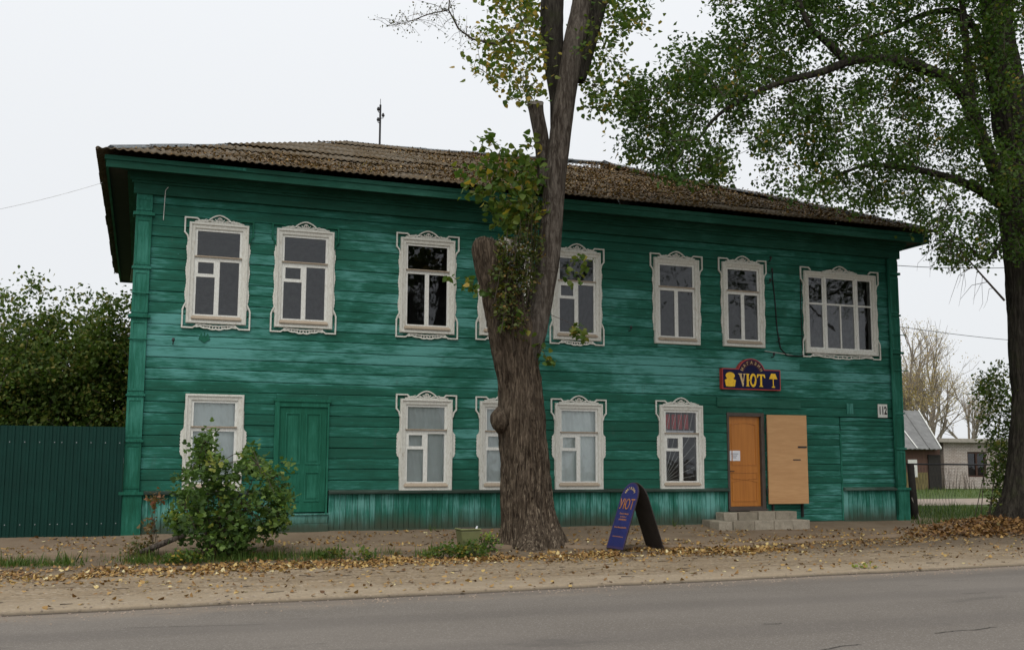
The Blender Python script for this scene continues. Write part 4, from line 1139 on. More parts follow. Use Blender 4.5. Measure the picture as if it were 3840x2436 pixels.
for poly, n in (([(1330, 600), (1400, 600), (1400, 640), (1335, 670)], 7), ([(1335, 755), (1405, 775), (1412, 805), (1340, 790)], 6), ([(1056, 650), (1135, 650), (1140, 690), (1090, 680)], 7),
                ([(1270, 800), (1300, 810), (1300, 850), (1285, 850)], 4), ([(1170, 600), (1240, 600), (1240, 780), (1165, 780)], 16), ([(1395, 120), (1560, -10), (1600, -40), (1500, -40)], 8)):
    cl = px_clusters(poly, n, TY - .35, .15); add_cl(cl, 6, .07, .09, .15, .55); twigs(tw, cl, orig1 + [at(1200, y, TY - .3) for y in (640, 700, 760)], .008, .9)
# upper crown above the frame
cl = [Vector((8.6 + random.gauss(0, 1.7), TY + random.gauss(0, 1.5), random.uniform(11.0, 15.5))) for _ in range(150)]
add_cl(cl, 9, .25, .07, .12, .5); twigs(tw, cl, orig1, .014, .7)
stuff(tw.build('shoots', M['twig'], poplar))
leaf_mesh('crown', np.concatenate(LC), np.concatenate(LS_), M['leaf_mid'], poplar, 'heart', 'hang', np.concatenate(LT_))
# withered shoots packed between stub and stem
cl = px_clusters([(1172, 575), (1215, 545), (1255, 480), (1270, 520), (1262, 620), (1245, 700), (1222, 790), (1185, 760), (1160, 690)], 190, TY - .34, .24)
leaf_mesh('withered_shoots', spread(cl, 13, .08), rng.uniform(.035, .085, 190 * 13), M['leaf_dry'], poplar, 'heart', 'hang')
tw = MB()
for c in cl[:120]:
    o = c + Vector((random.gauss(0, .06), .12, -random.uniform(.2, .6))); tw.tube([o, o.lerp(c, .5) + Vector((0, -.03, .05)), c + Vector((0, 0, random.uniform(0, .4)))], [.010, .007, .003], 4, False)
stuff(tw.build('dry_twigs', M['twig'], poplar))
# thin bare branch reaching left at the top
bb = MB(); bl = [at(1240, 40, TY), at(1170, 105, TY - .1), at(1110, 92, TY - .2), at(1078, 68, TY - .2), at(1055, 24, TY - .25), at(1060, -40, TY - .3)]
bb.tube(bl, [.03, .022, .02, .017, .014, .008], 6, False)
bl2 = [at(1055, 24, TY - .25), at(1010, 33, TY - .3), at(960, 52, TY - .35), at(915, 62, TY - .4)]
bb.tube(bl2, [.013, .010, .007, .003], 5, False)
tips = []
for p in dense(bl2, 5) + dense(bl[1:5], 5):
    for _ in range(3):
        q = p + Vector((random.gauss(0, .22), random.gauss(0, .2), random.gauss(-.02, .24))); mid = p.lerp(q, .5) + Vector((0, 0, .05))
        bb.tube([p, mid, q], [.005, .0035, .002], 3, False); tips += [q, mid]
stuff(bb.build('bare_branch', M['twig'], poplar))
leaf_mesh('sparse_leaves', spread(tips, 2, .06), rng.uniform(.03, .055, len(tips) * 2), M['leaf_dry'], poplar, 'kite', 'hang')

# --- the tall poplar at the right with the wide crown
T2 = -2.6
tall = thing('poplar_tree', 'tall dark poplar with wide arching limbs standing in a heap of fallen leaves', 'tree', (19.6, T2, gz(19.6, T2)))
def fl2(th, z):
    q = max(0, .9 - z) / .9; return q * q * (.10 + .10 * max(0, math.sin(th * 3)))
t2 = pxprof([(2368, 2458, 1235), (2370, 2456, 1190), (2384, 2454, 1080), (2390, 2452, 950), (2386, 2450, 820), (2382, 2452, 700), (2375, 2450, 600), (2366, 2446, 500), (2372, 2434, 400), (2350, 2412, 300), (2338, 2396, 200), (2325, 2376, 90), (2315, 2362, -20), (2300, 2342, -160), (2290, 2320, -330)], T2)
bark_loft('trunk', t2, M['bark_dark'], tall, 120, .036, 4.2, 9, fl2)
def limb(rows_, rad, nseg=18, amp=.008):
    pts = pxline(rows_); pr = [(p, rad[0] + (rad[1] - rad[0]) * (i / (len(pts) - 1)) ** .8) for i, p in enumerate(pts)]
    bark_loft('limb', pr, M['bark_dark'], tall, nseg, amp, 6, 5); return dense(pts, 6)
o2 = dense([p for p, _ in t2[6:]], 4)
o2 += limb([(2372, 480, T2), (2340, 400, T2 - .2), (2302, 310, T2 - .4), (2262, 220, T2 - .6), (2200, 172, T2 - .9), (2100, 142, T2 - 1.2), (2010, 142, T2 - 1.4), (1930, 170, T2 - 1.5), (1850, 190, T2 - 1.5), (1770, 222, T2 - 1.4), (1690, 270, T2 - 1.2), (1640, 330, T2 - 1.0)], (.20, .025))
o2 += limb([(2370, 490, T2 + .1), (2310, 450, T2), (2260, 428, T2 - .1), (2190, 406, T2 - .2), (2110, 392, T2 - .3), (2030, 390, T2 - .4), (1960, 420, T2 - .4)], (.15, .025))
o2 += limb([(2300, 300, T2 - .4), (2280, 210, T2 - .3), (2272, 100, T2 - .2), (2262, 0, T2), (2255, -140, T2 + .2)], (.13, .06))
o2 += limb([(1990, 145, T2 - 1.3), (1950, 105, T2 - 1.2), (1905, 62, T2 - 1.1), (1880, 0, T2 - 1.0), (1870, -90, T2 - .9)], (.10, .03))
o2 += limb([(2350, 250, T2), (2280, 50, T2 + .3), (2190, 30, T2 + .5), (2100, 70, T2 + .7), (2010, 100, T2 + .8)], (.12, .03))
o2 += limb([(2360, 560, T2 - .1), (2320, 610, T2 - .3), (2270, 570, T2 - .5), (2215, 530, T2 - .6)], (.045, .008))
o2 += limb([(2420, 300, T2), (2520, 150, T2 + .5), (2640, 50, T2 + .8), (2760, 60, T2 + 1)], (.16, .04))
crown2 = [(1640, -150), (1690, 27), (1677, 90), (1605, 92), (1555, 149), (1475, 205), (1458, 280), (1466, 330), (1505, 385), (1591, 418), (1690, 428), (1716, 370), (1730, 312), (1778, 330), (1792, 430), (1832, 448), (1984, 478), (2097, 492), (2182, 550), (2222, 625), (2268, 622), (2345, 590), (2560, 640), (2760, 360), (2760, -350), (1640, -350)]
cl2 = px_clusters(crown2, 4300, T2 + .2, 2.4, (46, -.02))
tw = MB(); twigs(tw, cl2, o2, .013, .55, .004)
# dead hanging branch by the trunk
dead = [at(x, y, T2 - .5) for x, y in ((2196, 515), (2232, 560), (2268, 600), (2310, 648), (2362, 706))]
tw.tube(dead, [.006, .011, .016, .022, .028], 5, False)
for p in dense(dead, 4)[1:-2]:
    for _ in range(1 + int(random.random() < .5)):
        q = p + Vector((random.uniform(-.55, .1), random.gauss(0, .2), random.uniform(-.75, -.2))); mid = p.lerp(q, .5) + Vector((random.gauss(-.06, .05), 0, random.uniform(.05, .14)))
        tw.tube([p, mid, q, q + Vector((random.gauss(-.06, .06), 0, -.18))], [.008, .006, .004, .002], 4, False)
stuff(tw.build('twigs', M['twig'], tall))
P2 = spread(cl2, 30, .17)
leaf_mesh('crown', P2, rng.uniform(.06, .12, len(P2)), M['leaf_dark'], tall, 'kite', 'hang', np.clip(np.repeat(rng.normal(.46, .2, len(cl2)), 30) + rng.normal(0, .14, len(P2)), 0, 1))

# --- shrub growth beside that trunk
def shrub(name, label, cat, outline, n, Y, dY, per, sig, sz, mat, shape, base, stemr=.012, mode='any', group=None, tm=.5, gap=None, nstem=9):
    o = thing(name, label, cat, (base[0], base[1], gz(base[0], base[1])), group)
    cl = px_clusters(outline, n, Y, dY, gap)
    mb = MB(); B = Vector((base[0], base[1], gz(base[0], base[1]) - .03))
    for c in random.sample(cl, min(nstem, len(cl))):
        q = B + Vector((random.gauss(0, .12), random.gauss(0, .1), 0)); mid = q.lerp(c, .5) + Vector((0, 0, .12)); mb.tube([q, mid, c], [stemr, stemr * .7, stemr * .3], 5, False)
    st_ = mb.v and [Vector(v) for v in mb.v[::3]]
    for c in cl:
        if random.random() < .5 and st_:
            q = min(st_, key=lambda v: (v - c).length_squared); mb.tube([q, q.lerp(c, .6) + Vector((0, 0, .04)), c], [stemr * .5, stemr * .35, stemr * .2], 4, False)
    mb.build('stem', M['twig'], o)
    P_ = spread(cl, per, sig); tn = np.repeat(rng.normal(tm, .24, len(cl)), per) + rng.normal(0, .14, len(P_))
    ok_ = np.array([p[2] > gz(p[0], p[1]) + .02 for p in P_]); P_ = P_[ok_]; tn = np.clip(tn[ok_], 0, 1)
    leaf_mesh('foliage', P_, rng.uniform(*sz, len(P_)), mat, o, shape, mode, tn)
    return o
shrub('shrub', 'green leafy undergrowth climbing beside the tall dark trunk', 'shrub', [(2310, 890), (2370, 850), (2385, 1000), (2385, 1200), (2335, 1200), (2330, 1090), (2312, 1010)], 170, -1.6, .6, 22, .14, (.06, .11), M['leaf_garden'], 'kite', (19.2, -1.6), tm=.45)
cl = px_clusters([(2315, 800), (2370, 770), (2385, 850), (2330, 850)], 12, -2.3, .3)

# --- maple shrub at the left
shrub('maple_shrub', 'bushy young maple shrub growing before the plain window and green door', 'shrub',
      [(410, 1165), (424, 1100), (450, 1105), (462, 1085), (472, 1010), (496, 1006), (506, 1060), (545, 1092), (572, 1085), (592, 1048), (612, 1052), (620, 1100), (645, 1105), (678, 1068), (692, 1082), (668, 1130), (675, 1180), (668, 1230), (640, 1275), (560, 1300), (480, 1305), (425, 1270), (400, 1215)],
      430, -3.3, .75, 11, .08, (.05, .115), M['leaf_bush'], 'maple', (1.55, -3.3), .014, 'any', nstem=16, tm=.42, gap=(24, -.04))
shrub('maple_seedling', 'thin seedling with reddish leaves beside the corner pedestal', 'shrub', [(345, 1170), (375, 1155), (388, 1180), (370, 1230), (362, 1270), (345, 1270), (352, 1210)], 16, -2.9, .12, 7, .06, (.05, .09), M['leaf_red'], 'maple', (.48, -2.9), .007, nstem=4)
M['weedleaf'] = M['leaf_bush']
def weed(px, py, wpx, hpx, n, label, mat='leaf_mid', tm=.5, group=None, Y=None):
    p = ong(px, py); Y = p.y
    shrub('weed_plant', label, 'weed', [(px - wpx, py - 2), (px - wpx * .8, py - hpx * .6), (px - wpx * .2, py - hpx), (px + wpx * .5, py - hpx * .8), (px + wpx, py - hpx * .2), (px + wpx, py - 2)], n, Y, .18, 9, .05, (.04, .085), M[mat], 'kite', (p.x, p.y), .005, group=group, nstem=6, tm=tm)
weed(1045, 1312, 40, 34, 34, 'low dark green weed growing left of the pale green pot')
weed(1105, 1312, 34, 40, 34, 'grey green weed growing in front of the pale green pot')
weed(1150, 1296, 30, 40, 26, 'bright green weed between the pale green pot and the trunk', 'leaf_bush', .7)
weed(1210, 1276, 38, 42, 34, 'dark weed leaning on the foot of the thick trunk')
weed(860, 1318, 22, 30, 16, 'small weed in the leaf litter between the shrub and the pot', group=None)
weed(790, 1312, 40, 26, 22, 'thin low weed beside the maple shrub on the door side')
weed(330, 1308, 40, 42, 26, 'yellowish weed at the foot of the corner pedestal', 'leaf_red', .1)
weed(430, 1325, 46, 36, 30, 'low weed spreading under the maple shrub beside the fallen branch')
weed(2420, 1225, 60, 60, 40, 'tangled weeds growing on the heap of leaves against the tall trunk', 'leaf_dark', .6)

# fallen branch under the shrub
fb = MB(); fb.tube([at(330, 1298, -3.5), at(370, 1282, -3.6), at(400, 1270, -3.7), at(432, 1258, -3.8)], [.035, .05, .045, .03], 10)
tag(fb.build('fallen_branch', M['bark_up'], None, True), 'bare grey branch lying at the edge of the maple shrub', 'branch')

# --- garden trees behind the metal fence
def branchy(mb, p, d, L, r_, lev, tips, spreadf=.5, grav=.0, n=4):
    q = p + d * L; mid = p.lerp(q, .5) + Vector((random.gauss(0, .05), random.gauss(0, .05), 0)) * L
    mb.tube([p, mid, q], [r_, r_ * .82, r_ * .6], 6 if r_ > .04 else 4 if r_ > .012 else 3, False)
    tips.append(q)
    if lev <= 0: return
    for k in range(n if lev > 1 else 3):
        t = random.uniform(.45, 1.0); s = p.lerp(q, t)
        nd = (d + Vector((random.gauss(0, spreadf), random.gauss(0, spreadf), random.gauss(grav, spreadf * .5)))).normalized()
        branchy(mb, s, nd, L * random.uniform(.5, .78), r_ * random.uniform(.42, .6), lev - 1, tips, spreadf, grav, n)
def garden_tree(outline, n, base, Y, label, per=44, sz=(.07, .13), dY=1.5, mat='leaf_garden', tm=.5, sig=.19):
    n = int(n * 1.9)
    o = thing('garden_tree', label, 'tree', (base[0], base[1], 0), 'garden trees behind the metal fence')
    cl = px_clusters(outline, n // 7, Y, dY, (26, .12)) + px_clusters([(x, max(y, 745)) for x, y in outline], n // 5, Y, dY, (30, .0)) + px_clusters([(x, max(y, 810)) for x, y in outline], n // 2, Y, dY, (40, -.2)); B = Vector((base[0], base[1], -.05)); top = max(c.z for c in cl)
    mb = MB(); tr = [B, B + Vector((.1, 0, top * .3)), B + Vector((-.08, .1, top * .6)), B + Vector((.05, 0, top * .92))]
    mb.tube(tr, [.11, .085, .055, .015], 9, False); mb.build('trunk', M['bark_dark'], o, True)
    tw_ = MB(); twigs(tw_, cl, dense(tr, 8)[4:], .012, .8, .004); stuff(tw_.build('branches', M['twig'], o))
    P_ = spread(cl, per, sig); leaf_mesh('crown', P_, rng.uniform(*sz, len(P_)), M[mat], o, 'kite', 'hang', np.clip(rng.normal(tm, .25, len(P_)), 0, 1))
garden_tree([(-60, 690), (0, 668), (40, 690), (70, 640), (110, 690), (130, 760), (130, 1060), (-80, 1060)], 330, (-3.0, 4.6), 4.6, 'dense dark garden tree behind the green metal fence, farther from the house')
garden_tree([(90, 760), (110, 690), (150, 680), (185, 690), (215, 670), (240, 700), (230, 1060), (80, 1060)], 300, (-1.0, 5.6), 5.6, 'dense garden tree behind the green metal fence, between two others')
garden_tree([(205, 740), (235, 700), (262, 690), (290, 678), (330, 690), (340, 1060), (200, 1060)], 250, (.3, 4.2), 4.2, 'dense garden tree behind the green metal fence, touching the house corner', dY=.9)
garden_tree([(-420, 700), (-250, 610), (-120, 660), (-60, 760), (-60, 1080), (-420, 1080)], 260, (-6.0, 5.5), 5.5, 'broad garden tree behind the far end of the green metal fence')

# --- autumn trees far right
def far_tree(px, pytop, D_, label, leaves, r_=.16, seed=1, sp=.42, trunk_h=.3):
    random.seed(seed); base = at(px, 1100, D_); base.z = 0; H = at(px, pytop, D_).z
    o = thing('autumn_tree', label, 'tree', base, 'half bare trees behind the shed and garage')
    mb = MB(); tips = []
    branchy(mb, base, Vector((random.gauss(0, .04), random.gauss(0, .04), 1)).normalized(), H * trunk_h, r_, 0, tips, .2)
    p = tips[-1]; hh = H * (1 - trunk_h)
    tips2 = []
    for k in range(7):
        d = Vector((random.gauss(0, .30), random.gauss(0, .30), 1)).normalized(); s = base.lerp(p, random.uniform(.6, 1))
        branchy(mb, s, d, hh * random.uniform(.34, .5), r_ * random.uniform(.4, .6), 3, tips2, sp, .12, 4)
    branchy(mb, p, Vector((.02, 0, 1)), hh * .55, r_ * .75, 3, tips2, sp, .15, 5)
    mb.build('trunk', M['bark_far'], o)
    if leaves:
        T_ = [t for t in tips2 if random.random() < .8]; P_ = spread(T_, leaves, .25); leaf_mesh('crown', P_, rng.uniform(.07, .13, len(P_)), M['leaf_far'], o, 'kite', 'hang')
M['bark_far'] = plain('pale_far_bark', (.27, .23, .19), .95)
far_tree(2150, 795, 38, 'pale autumn tree with thin yellow leaves behind the grey shed roof, beside the house', 9, .2, 3)
far_tree(2195, 790, 42, 'slender autumn tree with thin yellow leaves between the shed and the garage', 5, .17, 5)
far_tree(2285, 870, 46, 'almost bare tree rising behind the brick garage', 2, .14, 9)
far_tree(2110, 830, 44, 'pale autumn tree partly hidden by the house corner', 9, .17, 12)
random.seed(23)

# ------------------------------------------------------------------ metal fence at the left
M['fence'] = plain('dark_green_sheet_metal', (.004, .034, .026), .6, .15, 2, .18, .03)
fence = thing('metal_fence', 'dark green profiled sheet metal fence joining the house corner', 'fence', (-3, -.12, -.1))
fx = -.06; FT = 2.02
def sheet(x1, wd):
    n = int(wd / .115); mb = MB(); x0 = x1 - wd; pr = []
    for i in range(n):
        a = x0 + wd * i / n; q = wd / n
        pr += [(a, 0), (a + q * .52, 0), (a + q * .60, -.018), (a + q * .92, -.018)]
    pr.append((x1, 0))
    for x, y in pr: mb.v += [(x, -.14 + y, -.06), (x, -.14 + y, FT)]
    for i in range(len(pr) - 1): mb.f.append((2 * i, 2 * i + 2, 2 * i + 3, 2 * i + 1))
    o = mb.build('sheet', M['fence'], fence)
    s = o.modifiers.new('thick', 'SOLIDIFY'); s.thickness = .002
    for i in range(0, n, 2):
        for z in (.22, 1.72):
            a = x0 + wd * i / n + wd / n * .3
            MB().tube([(a, -.142, z), (a, -.150, z)], .011, 6).build('screw', M['ridge'], o)
for k in range(9): sheet(fx - k * 1.14, 1.14)
for k in range(5): MB().box(-.35 - k * 2.4, -.29 - k * 2.4, -.10, -.04, -.15, FT - .06).build('post', M['iron'], fence)
for z in (.24, 1.74): MB().box(-10.3, -.05, -.115, -.10, z - .02, z + .02).build('rail', M['iron'], fence)
MB().box(-10.3, -.06, -.18, -.10, -.14, -.062).build('kick_board', M['concrete'], fence)

# ------------------------------------------------------------------ roof mast and overhead wires
mp = at(893, 331, 6.45)
mast = thing('roof_mast', 'thin dark wire mast with insulators standing on the roof ridge', 'mast', (mp.x, 6.45, 10.1))
MB().tube([(mp.x, 6.45, 10.05), (mp.x, 6.45, 11.25)], .028, 8).build('pole', M['iron'], mast)
for z, s in ((11.02, -1), (10.86, 1), (10.72, -1)):
    MB().tube([(mp.x, 6.45, z), (mp.x + .07 * s, 6.40, z), (mp.x + .07 * s, 6.40, z + .07)], .012, 6).build('bracket', M['iron'], mast)
    MB().tube([(mp.x + .07 * s, 6.40, z + .04), (mp.x + .07 * s, 6.40, z + .08), (mp.x + .07 * s, 6.40, z + .14)], [.03, .045, .02], 10).build('insulator', M['iron'], mast)
MB().tube([(mp.x, 6.45, 11.24), (mp.x, 6.45, 11.42)], .008, 6).build('spike', M['iron'], mast)
M['greywire'] = plain('grey_wire', (.62, .63, .65), .6)
def wire(a, b_, sag, label, rad=.009, name='overhead_wire', m_='cable'):
    a, b_ = Vector(a), Vector(b_); pts = []
    for i in range(21):
        t = i / 20; p = a.lerp(b_, t); p.z -= sag * 4 * t * (1 - t); pts.append(p)
    return tag(MB().tube(pts, rad, 5, False).build(name, M[m_], None), label, 'wire')
wire(at(240, 430, -.5) + Vector((0, 0, 0)), at(-500, 540, 2), .25, 'thin wire running from the eave corner over the metal fence', .004, m_='greywire')
wire((HL + .02, -.05, 6.42), (26.0, -1.0, 7.1), .2, 'black wire from the house corner to beyond the tall poplar')
wire((HL, 6, 6.3), at(2420, 803, 14), .15, 'slack wire passing above the shed and the garage', .012)
# cables and brackets on the wall
cab = tag(MB().tube([(14.62, -.05, 6.02), (14.60, -.05, 5.9), (14.66, -.045, 5.3), (14.70, -.045, 4.6), (14.78, -.045, 4.15), (14.95, -.05, 3.98), (15.3, -.06, 3.97), (15.55, -.055, 4.02)], .016, 6, False).build('wall_cable', M['cable'], None), 'black cable hanging down the planks beside the triple window', 'cable')
tag(MB().tube([(15.42, -.05, 6.2), (15.40, -.05, 5.2), (15.42, -.05, 4.1)], .011, 6, False).build('wall_cable', M['cable'], None), 'thin black cable along the edge of the triple window casing', 'cable')
tag(MB().tube([(.52, -.14, 6.75), (.47, -.13, 6.68), (.46, -.06, 6.2), (.46, -.055, 6.1)], .007, 6, False).build('wall_cable', M['cable_white'], None), 'short white cable end hanging below the cornice at the corner pilaster', 'cable')
tag(MB().tube([(14.33, -.05, 4.06), (14.7, -.05, 4.03), (15.2, -.05, 3.98)], .007, 6, False).build('wall_cable', M['cable_white'], None), 'white cable running along the planks under the small window', 'cable')
def bracket(x, z, label, s=.06):
    o = thing('wire_bracket', label, 'bracket', (x, -.03, z)); mb = MB()
    mb.tube([(x, -.02, z), (x, -.14, z), (x, -.15, z + s)], .012, 6); mb.build('hook', M['iron'], o)
    MB().tube([(x, -.15, z + s * .6), (x, -.15, z + s), (x, -.15, z + s * 1.7)], [.022, .034, .018], 10).build('insulator', M['iron'], o)
bracket(14.50, 6.26, 'iron wire bracket under the cornice beside the black cable top')
bracket(14.53, 5.98, 'iron wire bracket where the black cable starts')
bracket(14.47, 5.72, 'lower iron wire bracket beside the small upper window')
bracket(14.68, 4.30, 'iron wire bracket beside the foot of the hanging black cable')
bracket(14.52, 3.92, 'iron wire bracket just above the arched shop sign')
bracket(.74, 3.66, 'iron wire bracket on the planks below the first upper window')
bracket(10.7, 4.38, 'iron wire bracket on the planks between two upper windows')
fl = MB(); fl.prism([(1.27, 3.90), (1.22, 3.78), (1.33, 3.70), (1.44, 3.78), (1.39, 3.90), (1.35, 3.80), (1.33, 3.93), (1.31, 3.80)], -.05, -.034)
tag(fl.build('carved_rosette', M['door_green'], None), 'small green carved rosette under the first upper window', 'ornament')

# ------------------------------------------------------------------ folding pavement sign
def folding_sign():
    zg = -.15
    def G(cx_, cy_):
        px, py = (2250 + cx_ / 5.093) / 3840 * PW, (1780 + cy_ / 5.093) / 3840 * PW
        return ong(px, py)
    p1, p2, p3, p4 = G(155, 1425), G(430, 1490), G(885, 1395), G(1210, 1440)
    c1, c2 = (p1 + p2) / 2, (p3 + p4) / 2
    rd = ((p2 - p1) + (p4 - p3)); rd.z = 0; rd.normalize()
    ce = (c1 + c2) / 2
    sp = Vector((rd.y, -rd.x, 0)); sp = sp if sp.x > 0 else -sp
    half = max(.28, min(.42, abs((c2 - c1).dot(sp)) / 2)); hw = .30
    o = thing('folding_sign', 'blue folding pavement sign with arched tops and orange lettering beside the thick trunk', 'sign', (ce.x, ce.y, gz(ce.x, ce.y)))
    top = Vector((ce.x, ce.y, gz(ce.x, ce.y) + 1.22))
    for s in (-1, 1):
        bot = ce + sp * half * s; bot.z = gz(bot.x, bot.y) + .03
        up = (top + sp * .015 * s - bot); L = up.length; up.normalize()
        nr = rd.cross(up).normalized()
        if nr.dot(sp) * s < 0: nr = -nr
        def P_(a, h, d): return bot + rd * a + up * h + nr * d
        def sheetp(i, d0, d1, name, mat, par):
            sh = L - hw * .95; pts = [(-hw + i, i * 1.4), (hw - i, i * 1.4)] + [((hw - i) * math.cos(t), sh + (hw * .95 - i) * math.sin(t)) for t in np.linspace(0, math.pi, 15)]
            n = len(pts); vs = [P_(a, h, d0) for a, h in pts] + [P_(a, h, d1) for a, h in pts]
            return MB().add(vs, [tuple(range(n)), tuple(range(2 * n - 1, n - 1, -1))] + [(k, (k + 1) % n, (k + 1) % n + n, k + n) for k in range(n)]).build(name, mat, par)
        pnl = sheetp(0, -.006, .010, 'panel', M['boardback'], o)
        sheetp(.004, .0105, .013, 'painted_face', M['purple'], pnl); sheetp(.035, .0135, .0155, 'painted_field', M['blue'], pnl)
        for a in (-hw + .02, hw - .045):
            q0, q1 = P_(a, -.05, 0), P_(a + .025, .10, .0)
            MB().tube([P_(a + .012, -.06, .002), P_(a + .012, .10, .002)], .012, 6).build('leg', M['boardback'], pnl)
        if s < 0:
            # x runs along the panel as its reader sees it
            xr = up.cross(nr).normalized()
            Tm = Matrix((xr, up, nr)).transposed().to_4x4()
            def TT(a, h, d=.018): q = Tm.copy(); q.translation = bot + xr * a + up * h + nr * d; return q
            text_obj('УЮТ', .27, M['orangeprint'], 'lettering', pnl, TT(0, .82), .85)
            for i, ch in enumerate('МАГАЗИН'):
                t = R(150 - i * 20); text_obj(ch, .07, M['goldpale'], 'lettering', pnl, TT(.17 * math.cos(t), 1.0 + .13 * math.sin(t)) @ Matrix.Rotation(t - math.pi / 2, 4, 'Z'))
            mb = MB()                     # worn rows of small print, no longer legible
            for h, wd, th in ((.64, .15, .035), (.585, .11, .025), (.53, .13, .032), (.385, .21, .03), (.22, .18, .02)):
                a = -wd
                while a < wd:
                    w_ = random.uniform(.008, .02); hh = th * random.uniform(.6, 1)
                    vs = [bot + xr * (a + q) + up * (h + r_) + nr * .0175 for q, r_ in ((0, 0), (w_, 0), (w_, hh), (0, hh))]; mb.add(vs, [(0, 1, 2, 3)]); a += w_ + random.uniform(.006, .014)
            mb.build('small_print', M['orangeprint'], pnl)
    return o
M['blue'] = plain('blue_board_paint', (.020, .026, .13), .5, .2, 4, .4, .05)
M['purple'] = plain('violet_board_rim', (.05, .036, .11), .5, .2, 4, .4, .05)
M['boardback'] = plain('bare_dark_board', (.035, .028, .024), .8, .3, 5)
M['orangeprint'] = plain('orange_print', (.42, .17, .05), .6, .3, 14, .3, .02)
folding_sign()

# ------------------------------------------------------------------ pale green tapered pot
pp_ = ong(1100, 1308); pp_ = Vector((pp_.x, pp_.y, gz(pp_.x, pp_.y)))
M['potgreen'] = plain('pale_green_plastic', (.155, .165, .07), .5, .25, 3, .35, .1)
M['soil'] = plain('pot_soil', (.05, .04, .03), .95)
pot = thing('planter_pot', 'square tapered pale green pot standing in weeds left of the thick trunk', 'pot', pp_)
def taper(z0, z1, w0, w1, nm, mat, par, cx_=pp_.x, cy_=pp_.y, open_=None):
    mb = MB()
    vs = []
    for z, w_ in ((z0, w0), (z1, w1)):
        vs += [(cx_ - w_, cy_ - w_, z), (cx_ + w_, cy_ - w_, z), (cx_ + w_, cy_ + w_, z), (cx_ - w_, cy_ + w_, z)]
    mb.add(vs, [(0, 3, 2, 1), (4, 5, 6, 7)] + [(i, (i + 1) % 4, (i + 1) % 4 + 4, i + 4) for i in range(4)]); o = mb.build(nm, mat, par)
    bv = o.modifiers.new('soft', 'BEVEL'); bv.width = .02; bv.segments = 2; return o
z_ = pp_.z
taper(z_ - .02, z_ + .44, .115, .172, 'body', M['potgreen'], pot); taper(z_ + .44, z_ + .475, .184, .187, 'rim', M['potgreen'], pot); taper(z_ + .465, z_ + .48, .155, .155, 'soil', M['soil'], pot)
MB().tube([(pp_.x + .10, pp_.y - .15, z_ + .475), (pp_.x + .11, pp_.y - .16, z_ + .515)], [.02, .012], 8).build('paper_scrap', M['paper'], pot)

# ------------------------------------------------------------------ rail fence, shed, garage
rf = thing('rail_fence', 'dark post, iron pipe rail and wire mesh between the house corner and the trees', 'fence', (18.6, .1, 0))
MB().tube([(18.74, .1, -.1), (18.70, .1, .7), (18.66, .1, 1.40)], [.10, .09, .085], 10).build('post', M['dark'], rf, True)
MB().tube([(17.9, .1, 1.385), (20.6, .25, 1.375), (27, .6, 1.37)], .022, 8).build('rail', M['iron'], rf, True)
MB().tube([(23.6, .4, -.1), (23.6, .4, 1.38)], .06, 8).build('post', M['dark'], rf, True)
MB().tube([(18.62, .06, .55), (18.80, .0, -.02)], .014, 6).build('strut', M['cutwood'], rf)
mb = MB()
for k in range(26):
    x = 18.7 + k * .05; mb.tube([(x, .12, .02), (x + .25, .12, 1.30)] if k % 2 else [(x + .25, .12, .02), (x, .12, 1.30)], .0025, 3, False)
mb.build('wire_mesh', M['iron'], rf)

def gp(px, Y): p = at(px, 1110, Y); return p.x
SY = 26.5
M['shedwall'] = planked('old_red_brown_boards', (.085, .045, .035), (.15, .085, .06), 1.6, .85)
M['shedroof'] = plain('grey_shed_sheet', (.17, .17, .165), .8, .25, 2.5)
M['olive'] = plain('faded_olive_board', (.16, .13, .055), .85, .3, 3)
sx_l, sx_r = gp(2040, SY), gp(2212, SY)
zeave = at(2180, 1056, SY).z; ztop = at(2185, 966, SY + 3).z
shed = thing('shed', 'old red brown board shed with grey ribbed roof behind the rail fence', 'shed', ((sx_l + sx_r) / 2, SY, 0))
MB().box(sx_l, sx_r, SY, SY + 6, -.1, zeave).build('wall', M['shedwall'], shed)
zl = zeave; n = 30
mb = MB(); ry0, ry1 = SY - .5, SY + 3.2
xe0, xe1 = sx_l - .3, gp(2216, SY - .5)
xt1 = at(2160, 966, ry1).x
for i in range(n + 1):
    t = i / n
    a = (xe0 + (xe1 - xe0) * t, ry0, zeave + (.03 if i % 2 else 0)); c = (xe0 + (xt1 - xe0) * t, ry1, ztop + (.03 if i % 2 else 0)); mb.v += [a, c]
for i in range(n): mb.f.append((2 * i, 2 * i + 2, 2 * i + 3, 2 * i + 1))
sr = mb.build('roof', M['shedroof'], shed); s = sr.modifiers.new('thick', 'SOLIDIFY'); s.thickness = .04
for i in range(0, n + 1, 5):
    t = i / n; MB().tube([(xe0 + (xe1 - xe0) * t, ry0 - .02, zeave + .05), (xe0 + (xt1 - xe0) * t, ry1, ztop + .05)], .035, 5).build('roof_batten', M['white_new'] if i % 10 == 0 else M['shedroof'], sr)
mb = MB().add([(xe1, ry0, zeave), (xt1, ry1, ztop), (xt1, ry1 + 2.8, zeave), (xe0, ry1 + 2.8, zeave), (xe0, ry1, ztop)], [(1, 2, 3, 4), (0, 2, 1)]); mb.build('roof_back', M['shedroof'], shed)
a, c = at(2128, 1120, SY - .06), at(2180, 1120, SY - .06)
MB().box(a.x - .6, c.x, SY - .12, SY - .03, .0, at(2180, 1110, SY).z).build('lean_board', M['olive'], shed)
q0, q1 = at(2132, 1108, SY), at(2152, 1080, SY)
MB().box(q0.x, q1.x, SY - .15, SY - .125, q0.z + .35, q1.z).build('white_board', M['white_new'], shed)
